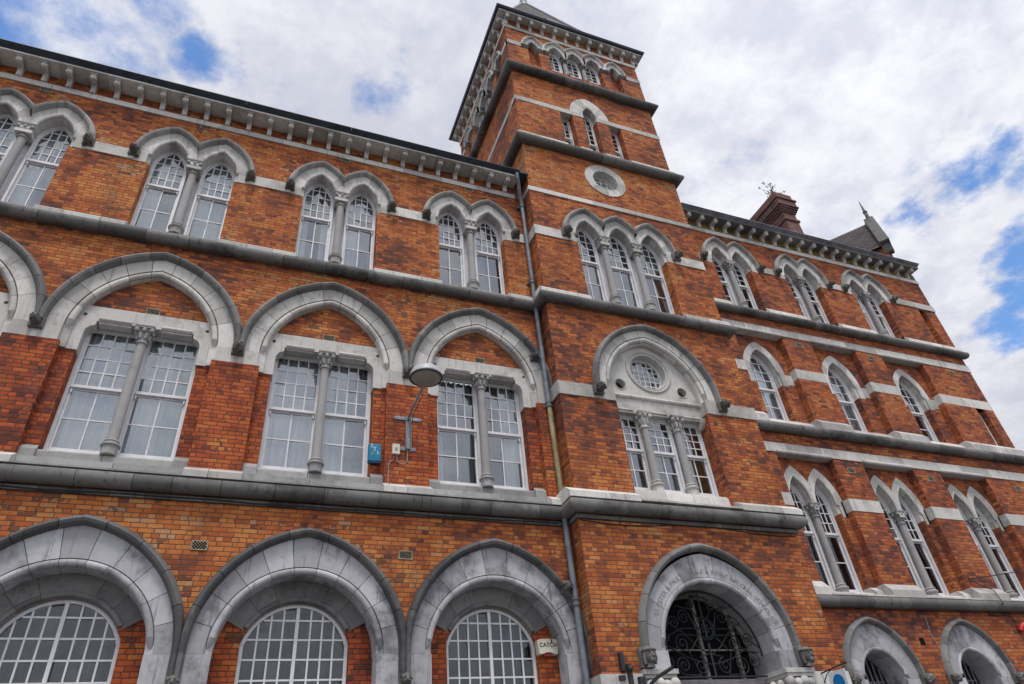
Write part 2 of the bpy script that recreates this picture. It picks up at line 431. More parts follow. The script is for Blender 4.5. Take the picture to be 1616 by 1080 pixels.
class MB:
    def __init__(s):
        s.v, s.f, s.t = [], [], []

    def add(s, vs, fs, tone=None):
        if tone is None: tone = random.random()
        o = len(s.v)
        s.v += [tuple(p) for p in vs]
        for f in fs:
            s.f.append([o + i for i in f])
            s.t.append(tone)

    def box(s, x0, x1, y0, y1, z0, z1, tone=None):
        s.add([(x0, y0, z0), (x1, y0, z0), (x1, y1, z0), (x0, y1, z0), (x0, y0, z1), (x1, y0, z1), (x1, y1, z1), (x0, y1, z1)],
              [(0, 3, 2, 1), (4, 5, 6, 7), (0, 1, 5, 4), (1, 2, 6, 5), (2, 3, 7, 6), (3, 0, 4, 7)], tone)

    def loft(s, rings, tone=None, caps=True, closed=True):
        n = len(rings[0])
        vs = [p for r in rings for p in r]
        fs = []
        for i in range(len(rings) - 1):
            for j in range(n if closed else n - 1):
                k = (j + 1) % n
                fs.append((i * n + j, i * n + k, (i + 1) * n + k, (i + 1) * n + j))
        if caps and closed:
            fs.append(tuple(range(n))[::-1])
            fs.append(tuple((len(rings) - 1) * n + j for j in range(n)))
        s.add(vs, fs, tone)

    def runx(s, prof, x0, x1, step=None, gap=0.009):       # prof: closed (y, z) outline run along x
        for a, b in (gapseg(x0, x1, step, gap) if step else [(x0, x1)]):
            s.loft([[(a, y, z) for y, z in prof], [(b, y, z) for y, z in prof]])

    def poly(s, pts, y0, y1, tone=None):                   # prism of an (x, z) outline
        s.loft([[(x, y0, z) for x, z in pts], [(x, y1, z) for x, z in pts]], tone)

    def sheet(s, outer, holes, y0, y1, rim=False, tone=0.5):  # plate with holes, reveals running back to y1
        loops = [outer] + holes
        vs, es = [], []
        for lp in loops:
            o = len(vs)
            vs += [Vector(p) for p in lp]
            es += [(o + i, o + (i + 1) % len(lp)) for i in range(len(lp))]
        ov, oe, of, *_ = delaunay_2d_cdt(vs, es, [], 0, 1e-5)
        fs = []
        for f in of:
            c = sum((ov[i] for i in f), Vector((0, 0))) / len(f)
            if inside(c, outer) and not any(inside(c, h) for h in holes): fs.append(tuple(f))
        s.add([(p.x, y0, p.y) for p in ov], fs, tone)
        for k, lp in enumerate(loops):
            if k == 0 and not rim: continue
            n = len(lp)
            s.add([(x, y0, z) for x, z in lp] + [(x, y1, z) for x, z in lp], [(i, (i + 1) % n, n + (i + 1) % n, n + i) for i in range(n)], tone)

    def lathe(s, cx, cy, prof, n=20, tone=None, sq=False):
        rings = [[(cx + r * math.cos(6.283185 * i / n), cy + r * math.sin(6.283185 * i / n), z) for i in range(n)] for r, z in prof]
        s.loft(rings, tone)

    def tube(s, pts, r, n=8, tone=None):
        pts = [Vector(p) for p in pts]
        rings = []
        up = Vector((0.13, 0.2, 1)).normalized()
        for i, p in enumerate(pts):
            d = (pts[min(i + 1, len(pts) - 1)] - pts[max(i - 1, 0)]).normalized()
            a = d.cross(up)
            if a.length < 1e-3: a = d.cross(Vector((1, 0, 0)))
            a.normalize()
            b = d.cross(a)
            rr = r[i] if isinstance(r, (list, tuple)) else r
            rings.append([tuple(p + a * rr * math.cos(6.2832 * j / n) + b * rr * math.sin(6.2832 * j / n)) for j in range(n)])
        s.loft(rings, tone)

    def ball(s, c, r, n=8, tone=None):
        if not isinstance(r, tuple): r = (r, r, r)
        rings = []
        for i in range(1, n):
            th = math.pi * i / n
            rings.append([(c[0] + r[0] * math.sin(th) * math.cos(6.2832 * j / (2 * n)), c[1] + r[1] * math.sin(th) * math.sin(6.2832 * j / (2 * n)), c[2] + r[2] * math.cos(th)) for j in range(2 * n)])
        s.loft(rings, tone)

    def arch(s, cx, zs, prof, groups, L=(9, 9), low=None):
        """prof: closed list of (R, d, y); groups: lists of stations, each list one stone.
        A station is an angle in degrees, or ('v', side, z) for the straight jamb below the springing."""
        for g in groups:
            rings = []
            dead = True
            for stt in g:
                ring = []
                if isinstance(stt, tuple):
                    side = stt[1]
                    lim = L[1] if side > 0 else L[0]
                    for Rr, d, y in prof: ring.append((cx + side * min(Rr - d, lim), y, stt[2]))
                    if min(Rr - d for Rr, d, y in prof) < lim - 1e-4: dead = False
                else:
                    ph = R_(stt)
                    cs = math.cos(ph)
                    lim = (L[1] if cs > 0 else L[0]) / max(1e-6, abs(cs))
                    for Rr, d, y in prof:
                        r = min(rpol(Rr, d, ph), lim)
                        ring.append((cx + r * cs, y, zs + r * math.sin(ph)))
                    if min(rpol(Rr, d, ph) for Rr, d, y in prof) < lim - 1e-4: dead = False
                rings.append(ring)
            if not dead: s.loft(rings)

    def build(s, name, mat, parent=None, angle=40, xf=None):
        me = bpy.data.meshes.new(name)
        vs = s.v if xf is None else [tuple(xf @ Vector(p)) for p in s.v]
        me.from_pydata(vs, [], s.f)
        a = me.attributes.new('tone', 'FLOAT', 'FACE')
        a.data.foreach_set('value', s.t)
        bm = bmesh.new()
        bm.from_mesh(me)
        if name not in ('pane', 'curtain', 'blind'): bmesh.ops.recalc_face_normals(bm, faces=bm.faces)
        bm.to_mesh(me)
        bm.free()
        me.shade_smooth()
        me.set_sharp_from_angle(angle=R_(angle))
        me.materials.append(M[mat] if isinstance(mat, str) else mat)
        o = bpy.data.objects.new(name, me)
        col.objects.link(o)
        if parent is not None: o.parent = parent
        return o


def arch_groups(step, key, spring=0, low=None, lowstep=0.5, gapdeg=0.35, sub=5.0, end=None):
    """Stations of an arch band split into stones: a key stone, voussoirs, then straight jamb stones down to low."""
    out = []
    joints = [key]
    while joints[-1] + step * 0.6 < 90 - spring: joints.append(min(joints[-1] + step, 90 - spring))
    if joints[-1] < 90 - spring: joints[-1] = 90 - spring

    def span(a, b):
        n = max(1, math.ceil(abs(b - a) / sub))
        return [a + (b - a) * i / n for i in range(n + 1)]
    k = span(90 + key - gapdeg / 2, 90) + span(90, 90 - key + gapdeg / 2)[1:]
    out.append(k)
    for i in range(len(joints) - 1):
        a, b = joints[i] + gapdeg / 2, joints[i + 1] - gapdeg / 2
        lastone = i == len(joints) - 2
        if lastone and low is not None: b = joints[i + 1]
        out.append(span(90 - a, 90 - b))
        out.append(span(90 + a, 90 + b))
    return out


def jamb_groups(zs, low, step=0.5, gap=0.006, sides=(-1, 1)):
    out = []
    for sd in sides:
        z = zs - gap
        n = max(1, round((zs - low) / step))
        for i in range(n):
            z0 = zs - (zs - low) * i / n - gap / 2
            z1 = zs - (zs - low) * (i + 1) / n + gap / 2
            out.append([('v', sd, z0), ('v', sd, z1)])
    return out


def circ_prof(Rc, d, yc, r, n=10):
    return [(Rc + r * math.cos(6.28318 * i / n), d, yc + r * math.sin(6.28318 * i / n)) for i in range(n)]


def roll_stops(mb, cx, zs, Rc, d, yc, r, spring, sides=(-1, 1), n=10):
    for sd in sides:
        rings = []
        for k in range(7):
            t = k / 6
            a = spring - t * 9.0
            rr = r * (1 - t) ** 0.7 + 0.002
            ph = R_(a if sd > 0 else 180 - a)
            if a >= 0:
                f = lambda q: (cx + rpol(q, d, ph) * math.cos(ph), zs + rpol(q, d, ph) * math.sin(ph))
            else:
                f = lambda q: (cx + sd * (q - d), zs + R_(a) * (q - d))
            ring = []
            for i in range(n):
                x, z = f(Rc + r * 0.6 * t + rr * math.cos(6.28318 * i / n))
                ring.append((x, yc + r * 0.9 * t + rr * math.sin(6.28318 * i / n), z))
            rings.append(ring)
        mb.loft(rings, 0.5)


def arch_pts(cx, zs, Rr, d, a0=0, a1=180, n=28, L=None):
    out = []
    for i in range(n + 1):
        ph = R_(a0 + (a1 - a0) * i / n)
        r = rpol(Rr, d, ph)
        x = r * math.cos(ph)
        if L is not None:
            if x > L[1]: r *= L[1] / x
            elif x < -L[0]: r *= L[0] / -x
        out.append((cx + r * math.cos(ph), zs + r * math.sin(ph)))
    return out


def hood_prof(Ro, d, w_=0.15, p=0.13, y=0.0):
    return [(Ro, d, y + 0.03), (Ro, d, y - 0.045), (Ro - 0.28 * w_, d, y - 0.85 * p), (Ro - 0.52 * w_, d, y - p), (Ro - 0.78 * w_, d, y - 0.86 * p), (Ro - 0.9 * w_, d, y - 0.45 * p), (Ro - w_, d, y - 0.15 * p), (Ro - w_, d, y + 0.03)]


def roll_prof(yc, zc, r, back=0.05, n=14, slope=0.0):
    pts = [(back, zc - r * 0.8)]
    for i in range(n + 1):
        a = R_(-110 + 220 * i / n)
        pts.append((yc - r * math.cos(a), zc + r * math.sin(a)))
    pts.append((back, zc + r * 0.95 + slope))
    return pts


def tag(o, label=None, cat=None, group=None, kind=None):
    for k, v in (('label', label), ('category', cat), ('group', group), ('kind', kind)):
        if v: o[k] = v
    return o


def empty(name, loc=(0, 0, 0)):
    o = bpy.data.objects.new(name, None)
    col.objects.link(o)
    o.location = loc
    return o


bpy_children = {}


def copy_part(o, parent, dx=0.0, dz=0.0, rz=None, loc=None):
    c = o.copy()
    col.objects.link(c)
    c.parent = parent
    if loc is not None: c.location = loc
    else: c.location = (o.location.x + dx, o.location.y, o.location.z + dz)
    if rz is not None: c.rotation_euler = (0, 0, rz)
    for k in [q for q in bpy.data.objects if q.parent == o]:
        d = k.copy()
        col.objects.link(d)
        d.parent = c
    return c


# ------------------------------------------------------------------ the ground
g = MB()
g.box(-600, 600, -600, 600, -0.4, -0.16)
tag(g.build('ground', 'earth'), kind='structure')
g = MB()
g.box(-60, 80, -9.6, -2.6, -0.159, -0.13)
tag(g.build('road', 'tarmac'), kind='structure')
g = MB()
g.box(-60, 80, -2.6, 0.6, -0.158, 0.0)
tag(g.build('pavement', 'paving'), kind='structure')
g = MB()
g.box(-60, 80, -13.0, -9.6, -0.158, 0.0)
tag(g.build('pavement', 'paving'), kind='structure')

# ------------------------------------------------------------------ the building
B = empty('school_building', (0, 0, 0))
tag(B, 'ornate red brick building with grey stone arches and a tall square tower', 'building')


# ---- windows
def pane_quads(mb, x0, x1, z0, z1, cols, rows, y, top=None):
    for i in range(cols):
        for j in range(rows):
            a, b = x0 + (x1 - x0) * i / cols, x0 + (x1 - x0) * (i + 1) / cols
            c, d = z0 + (z1 - z0) * j / rows, z0 + (z1 - z0) * (j + 1) / rows
            if top is not None:
                t = max(top(a), top(b), top((a + b) / 2))
                if c > t: continue
                d = min(d, t)
            tx, tz = random.gauss(0, 0.0055), random.gauss(0, 0.0055)
            ha, hz = (b - a) / 2, (d - c) / 2
            mb.add([(a, y - tx - tz, c), (b, y + tx - tz, c), (b, y + tx + tz, d), (a, y - tx + tz, d)], [(0, 1, 2, 3)])


def bars(mb, x0, x1, z0, z1, cols, rows, y0, y1, top=None, t=0.011):
    for i in range(1, cols):
        x = x0 + (x1 - x0) * i / cols
        zt = z1 if top is None else min(z1, top(x))
        if zt > z0 + 0.02: mb.box(x - t, x + t, y0, y1, z0, zt, 0.5)
    for j in range(1, rows):
        z = z0 + (z1 - z0) * j / rows
        if top is None: a, b = x0, x1
        else:
            xs = [x0 + (x1 - x0) * k / 80 for k in range(81)]
            ok = [x for x in xs if top(x) > z]
            if not ok: continue
            a, b = ok[0], ok[-1]
        mb.box(a, b, y0 + 0.0015, y1 - 0.0015, z - t, z + t, 0.5)


def drape(mb, x0, x1, z0, z1, y, amp=0.02, n=40, period=0.11, skew=0.0):
    ph = random.random() * 6
    pts = []
    for i in range(n + 1):
        x = x0 + (x1 - x0) * i / n
        pts.append((x, y + amp * math.sin(6.28 * x / period + ph + 1.2 * math.sin(3.1 * x + ph))))
    vs = [(x, yy, z0) for x, yy in pts] + [(x + skew, yy, z1) for x, yy in pts]
    mb.add(vs, [(i, i + 1, n + 2 + i, n + 1 + i) for i in range(n)])


def sash(cx, half, z0, ztop, y, rail, cols=4, rows=4, low=(2, 2), arch=None, inner='curtain', dims=None, fr=0.05, glass='glass', bottom=0.09, parent=None, drapes=None, name='window'):
    """Box sash window: frame, two sashes with glazing bars, panes and what hangs behind them. arch = (zs, R, d)."""
    P = parent or B
    f = MB()
    x0, x1 = cx - half, cx + half
    yb = y + 0.10
    if arch:
        zs, Rr, d = arch

        def top(x, off=0.0):
            q = abs(x - cx) + d
            rr = Rr - off
            return zs + math.sqrt(max(0.0, rr * rr - q * q)) if q < rr else zs - 5
        f.arch(cx, zs, [(Rr + 0.02, d, y - 0.02), (Rr - fr, d, y - 0.02), (Rr - fr, d, yb), (Rr + 0.02, d, yb)], [[180 - 6 * i for i in range(31)]])
        zf = zs
    else:
        top = None
        zf = ztop
        f.box(x0 + fr, x1 - fr, y - 0.02, yb, ztop - fr, ztop)
    f.box(x0, x0 + fr, y - 0.02, yb, z0, zf)
    f.box(x1 - fr, x1, y - 0.02, yb, z0, zf)
    f.box(x0 - 0.01, x1 + 0.01, y - 0.045, yb, z0 - 0.05, z0)
    win = f.build(name, 'white', P)
    a, b = x0 + fr, x1 - fr
    ti = (lambda x: top(x, fr + 0.002)) if arch else None
    ztt = (arch[0] + math.sqrt(arch[1] ** 2 - arch[2] ** 2) - fr) if arch else ztop - fr
    st = 0.035
    up = MB()
    yu = y + 0.012
    up.box(a, b, yu - 0.01, yu + 0.035, rail - 0.01, rail + 0.045)
    if arch:
        up.arch(cx, arch[0], [(arch[1] - fr, arch[2], yu), (arch[1] - fr - st, arch[2], yu), (arch[1] - fr - st, arch[2], yu + 0.035), (arch[1] - fr, arch[2], yu + 0.035)], [[180 - 6 * i for i in range(31)]])
        up.box(a, a + st, yu, yu + 0.035, rail + 0.045, arch[0])
        up.box(b - st, b, yu, yu + 0.035, rail + 0.045, arch[0])
        tb = lambda x: top(x, fr + st)
    else:
        up.box(a, a + st, yu, yu + 0.035, rail + 0.045, ztt)
        up.box(b - st, b, yu, yu + 0.035, rail + 0.045, ztt)
        up.box(a + st, b - st, yu, yu + 0.035, ztt - st, ztt)
        tb = None
    bars(up, a + st, b - st, rail + 0.045, ztt - (0 if arch else st), cols, rows, yu + 0.005, yu + 0.03, tb)
    up.build('sash', 'white', win)
    gp = MB()
    pane_quads(gp, a + st, b - st, rail + 0.045, ztt - (0 if arch else st), cols, rows, yu + 0.02, tb)
    gp.build('pane', glass, win)
    lo = MB()
    yl = y + 0.052
    lo.box(a, b, yl, yl + 0.035, z0, z0 + bottom)
    lo.box(a, b, yl, yl + 0.035, rail - 0.04, rail + 0.0)
    lo.box(a, a + st, yl + 0.001, yl + 0.034, z0 + bottom, rail - 0.04)
    lo.box(b - st, b, yl + 0.001, yl + 0.034, z0 + bottom, rail - 0.04)
    bars(lo, a + st, b - st, z0 + bottom, rail - 0.04, low[0], low[1], yl + 0.005, yl + 0.03, None)
    for sd in (a + 0.02, b - 0.045): lo.box(sd, sd + 0.022, yl - 0.045, yl + 0.01, rail - 0.11, rail - 0.04)
    lo.build('sash', 'white', win)
    gp = MB()
    pane_quads(gp, a + st, b - st, z0 + bottom, rail - 0.04, low[0], low[1], yl + 0.02)
    gp.build('pane', glass, win)
    if drapes is None: drapes = [(0, 1, inner)]
    for (p, q, mt) in drapes:
        c = MB()
        drape(c, x0 + (x1 - x0) * p, x0 + (x1 - x0) * q, z0, (ztop if not arch else ztt), y + 0.20 + (0.02 if mt.startswith('blind') else 0), 0.004 if mt.startswith('blind') else 0.022)
        c.build('curtain' if mt.startswith('curtain') else 'blind', mt, win)
    return win


# ---- columns and carving
def carved_leaf_capital(mb, cx, cy, z0, z1, r0, r1):
    h = z1 - z0
    mb.lathe(cx, cy, [(r0 * 1.02, z0 - 0.02), (r0 * 1.28, z0 - 0.012), (r0 * 1.3, z0 + 0.012), (r0 * 1.05, z0 + 0.03), (r0 * 1.1, z0 + h * 0.35), (r0 * 1.35, z0 + h * 0.65), (r1 * 0.9, z0 + h * 0.82)], 16)
    for k in range(8):
        a = 6.2832 * (k + 0.5) / 8
        ca, sa = math.cos(a), math.sin(a)
        for (f0, rr, sz) in ((0.30, 1.35, 0.19), (0.42, 1.5, 0.15)):
            mb.ball((cx + ca * r0 * rr, cy + sa * r0 * rr, z0 + h * f0), (r0 * sz * 1.6, r0 * sz * 1.6, h * 0.13), 5)
    for k in range(4):
        a = 6.2832 * (k + 0.5) / 4
        ca, sa = math.cos(a), math.sin(a)
        rr = r1 * 1.12
        mb.tube([(cx + ca * r0 * 1.0, cy + sa * r0 * 1.0, z0 + h * 0.3), (cx + ca * r1 * 0.75, cy + sa * r1 * 0.75, z0 + h * 0.62), (cx + ca * rr, cy + sa * rr, z0 + h * 0.78)], [0.028, 0.034, 0.03], 6)
        mb.ball((cx + ca * rr, cy + sa * rr, z0 + h * 0.70), (0.045, 0.045, 0.05), 6)
        b = 6.2832 * k / 4
        mb.ball((cx + math.cos(b) * r1 * 0.86, cy + math.sin(b) * r1 * 0.86, z0 + h * 0.72), (0.035, 0.035, 0.05), 5)
    q = r1 * 0.98
    mb.box(cx - q, cx + q, cy - q, cy + q, z0 + h * 0.84, z0 + h * 0.93)
    q *= 1.07
    mb.box(cx - q, cx + q, cy - q, cy + q, z0 + h * 0.93, z1)


def column(cx, cy, z0, z1, r, parent=B, mat='granite', cap='granite', caph=0.33, baseh=0.24, basemat='granite'):
    s = MB()
    s.lathe(cx, cy, [(r * 1.08, z0 + baseh), (r * 1.06, z0 + baseh + 0.05), (r, (z0 + z1) / 2), (r * 0.93, z1 - caph + 0.01)], 20)
    sh = s.build('column', mat, parent, 60)
    b = MB()
    b.lathe(cx, cy, [(r * 1.5, z0 - 0.02), (r * 1.5, z0 + baseh * 0.5)], 8)
    b.lathe(cx, cy, [(r * 1.5, z0 + baseh * 0.5), (r * 1.78, z0 + baseh * 0.55), (r * 1.82, z0 + baseh * 0.64), (r * 1.6, z0 + baseh * 0.72), (r * 1.32, z0 + baseh * 0.76), (r * 1.3, z0 + baseh * 0.84), (r * 1.45, z0 + baseh * 0.9), (r * 1.2, z0 + baseh)], 20)
    b.build('base', basemat, sh, 35)
    c = MB()
    carved_leaf_capital(c, cx, cy, z1 - caph, z1, r * 0.95, r * 1.85)
    c.build('capital', cap, sh, 50)
    return sh


def stop_mesh(seed, s=0.12, y=-0.02):
    rnd = random.Random(seed)
    m = MB()
    m.box(-s * 1.05, s * 1.05, y - 0.03, 0.02, -s * 1.05, s * 1.0)
    m.ball((0, y - 0.10, 0.0), (s * 0.78, 0.12, s * 0.88), 8)
    m.ball((0, y - 0.20, -0.02), (s * 0.25, 0.06, s * 0.35), 5)
    for k in range(16):
        a = 6.2832 * k / 16 + rnd.uniform(-0.1, 0.1)
        rr = s * rnd.uniform(0.62, 0.86)
        m.ball((math.cos(a) * rr, y - 0.08 - rnd.random() * 0.06, math.sin(a) * rr), (s * rnd.uniform(0.2, 0.3), 0.05, s * rnd.uniform(0.2, 0.3)), 5)
    for sx_ in (-1, 1):
        m.ball((sx_ * s * 0.33, y - 0.19, s * 0.28), (s * 0.2, 0.035, s * 0.12), 5)
        m.ball((sx_ * s * 0.3, y - 0.18, -s * 0.42), (s * 0.26, 0.04, s * 0.16), 5)
    return m


stop_protos = []


def label_stop(x, z, y=0.0, s=1.0, parent=B):
    global stop_protos
    if len(stop_protos) < 3:
        o = stop_mesh(len(stop_protos) + 3).build('label_stop', 'carving', parent, 50)
        stop_protos.append(o)
    else:
        o = random.choice(stop_protos).copy()
        col.objects.link(o)
        o.parent = parent
    o.location = (x, y, z)
    o.scale = (s * 0.86, s, s * 0.86)
    return o


def crowned_head(x, y, z, parent=B):
    m = MB()
    m.box(-0.13, 0.13, -0.02, 0.05, -0.16, 0.16)
    m.ball((0, -0.12, 0.0), (0.085, 0.105, 0.125), 10)                # face
    m.ball((0, -0.09, 0.045), (0.115, 0.11, 0.11), 10)                # hair
    m.ball((0, -0.20, -0.075), (0.05, 0.045, 0.042), 7)               # chin
    m.tube([(0, -0.222, 0.03), (0, -0.25, -0.025), (0, -0.235, -0.035)], [0.014, 0.024, 0.016], 6)
    for s_ in (-1, 1):
        m.ball((s_ * 0.036, -0.205, 0.03), (0.020, 0.016, 0.011), 6)
        m.ball((s_ * 0.036, -0.208, 0.05), (0.028, 0.018, 0.008), 5)
        m.tube([(s_ * 0.085, -0.12, 0.06), (s_ * 0.105, -0.11, -0.03), (s_ * 0.085, -0.10, -0.12)], [0.03, 0.036, 0.03], 6)
    m.ball((0, -0.222, -0.052), (0.026, 0.012, 0.007), 5)
    m.tube([(0.0, -0.10, -0.09), (0, -0.09, -0.17)], [0.055, 0.075], 8)
    rr = []
    for k in range(25):
        a = 6.2832 * k / 24
        rr.append((0.112 * math.cos(a), -0.10 + 0.115 * math.sin(a), 0.085))
    m.tube(rr, 0.017, 6)
    o = m.build('carved_head', 'carving', parent, 55)
    o.location = (x, y, z)
    return o


BR_PROF = [(0.02, 0.0), (-0.075, 0.0), (-0.085, 0.02), (-0.075, 0.035), (-0.082, 0.07), (-0.10, 0.11), (-0.13, 0.14), (-0.175, 0.155), (-0.225, 0.15), (-0.262, 0.128), (-0.30, 0.115), (-0.335, 0.128), (-0.352, 0.16), (-0.345, 0.19), (-0.36, 0.20), (-0.36, 0.24), (0.02, 0.24)]
br_proto = None


def bracket(x, y, z, hs=1.0, rz=0.0, ds=1.0, parent=B, w_=0.095):
    global br_proto
    if br_proto is None:
        m = MB()
        m.loft([[(-w_ / 2, yy, zz) for yy, zz in BR_PROF], [(w_ / 2, yy, zz) for yy, zz in BR_PROF]])
        m.loft([[(-w_ / 2 - 0.012, -0.305 + 0.045 * math.cos(6.2832 * k / 12), 0.16 + 0.045 * math.sin(6.2832 * k / 12)) for k in range(12)], [(w_ / 2 + 0.012, -0.305 + 0.045 * math.cos(6.2832 * k / 12), 0.16 + 0.045 * math.sin(6.2832 * k / 12)) for k in range(12)]])
        m.box(-w_ / 2 - 0.014, w_ / 2 + 0.014, -0.375, 0.02, 0.205, 0.238)
        m.loft([[(-0.016, yy - 0.012, zz - 0.004) for yy, zz in BR_PROF[1:-3]] + [(-0.016, 0.0, 0.1)], [(0.016, yy - 0.012, zz - 0.004) for yy, zz in BR_PROF[1:-3]] + [(0.016, 0.0, 0.1)]])
        br_proto = m.build('bracket', 'stone', parent, 35)
        o = br_proto
    else:
        o = br_proto.copy()
        col.objects.link(o)
        o.parent = parent
    o.location = (x, y, z)
    o.rotation_euler = (0, 0, rz)
    o.scale = (1, ds, hs)
    return o


vent_proto = None


def vent(x, z, y=0.0, w_=0.235, h=0.15, parent=B):
    global vent_proto
    if vent_proto is None:
        m = MB()
        m.box(-w_ / 2, w_ / 2, -0.004, 0.0, -h / 2, h / 2)
        t = 0.016
        m.box(-w_ / 2, w_ / 2, -0.014, -0.004, -h / 2, -h / 2 + t)
        m.box(-w_ / 2, w_ / 2, -0.014, -0.004, h / 2 - t, h / 2)
        m.box(-w_ / 2, -w_ / 2 + t, -0.0135, -0.004, -h / 2 + t, h / 2 - t)
        m.box(w_ / 2 - t, w_ / 2, -0.0135, -0.004, -h / 2 + t, h / 2 - t)
        vent_proto = m.build('air_vent', 'vent', parent)
        hl = MB()
        hl.box(-w_ / 2 + t, w_ / 2 - t, -0.006, -0.0041, -h / 2 + t, h / 2 - t)
        hl.build('hole', 'dark', vent_proto)
        lt = MB()
        for i in range(9):
            xx = -w_ / 2 + t + (w_ - 2 * t) * (i + 0.5) / 9
            for j in range(5):
                zz = -h / 2 + t + (h - 2 * t) * (j + 0.5) / 5
                if (i + j) % 2 == 0: lt.box(xx - 0.0075, xx + 0.0075, -0.012, -0.006, zz - 0.0085, zz + 0.0085)
        lt.build('grille', 'vent', vent_proto)
        o = vent_proto
        o.location = (x, y, z)
    else:
        o = copy_part(vent_proto, parent, loc=(x, y, z))
    return o


# ------------------------------------------------------------------ LEFT WING
P = 3.19
BAYS = [1.02 + P * k for k in (-3, -2, -1, 0, 1)]
XL, XT = -10.15, 5.75
ZT = 16.35
G_ZS, G_D = 4.2, 0.28
F_ZS, F_D = 9.45, 0.40
S_ZS, S_D = 14.2, 0.388


def arch_hole(cx, zs, Rr, d, low, n=30, L=None):
    a = Rr - d
    if L: a = min(a, L)
    return [(cx + a, low)] + arch_pts(cx, zs, Rr, d, 0, 180, n, (L, L) if L else None) + [(cx - a, low)]


def multi_hole(cs, zs, Rr, d, low, half, z0, gap):
    """Outline of coupled arches: narrow opening up to low, wide over the springers, then the arches."""
    xl, xr = cs[0] - (Rr - d), cs[-1] + (Rr - d)
    c0, c1 = cs[0] - half, cs[-1] + half
    pts = [(c1, z0), (c1, low), (xr, low)]
    for k in range(len(cs) - 1, -1, -1):
        L = (gap / 2 if k > 0 else 9, gap / 2 if k < len(cs) - 1 else 9)
        seg = []
        for i in range(33):
            ph = R_(180 * i / 32)
            r = rpol(Rr, d, ph)
            x = r * math.cos(ph)
            if x > L[1] or x < -L[0]: continue
            seg.append((cs[k] + x, zs + r * math.sin(ph)))
        if k < len(cs) - 1:
            q = L[1] + d
            seg = [(cs[k] + L[1], zs + math.sqrt(Rr * Rr - q * q))] + seg
        pts += seg
    pts += [(xl, low), (c0, low), (c0, z0)]
    out = []
    for p in pts:
        if not out or (abs(p[0] - out[-1][0]) + abs(p[1] - out[-1][1])) > 1e-4: out.append(p)
    return out


holes = []
for c in BAYS:
    holes.append(arch_hole(c, G_ZS, 1.83, G_D, 0.9, L=1.57))
    holes.append(arch_hole(c, F_ZS, 1.96, F_D, 6.72, L=1.57))
    holes.append(multi_hole([c - 0.52, c + 0.48], S_ZS, 1.03, S_D, 13.95, 0.35, 12.0, 1.0))
wl = MB()
wl.sheet([(XL, 0), (XT + 0.1, 0), (XT + 0.1, ZT), (XL, ZT)], holes, 0.0, 0.33)
wl.build('wall', 'brick', B)

# ground floor bay ---------------------------------------------------------------------------------
GROUND = []


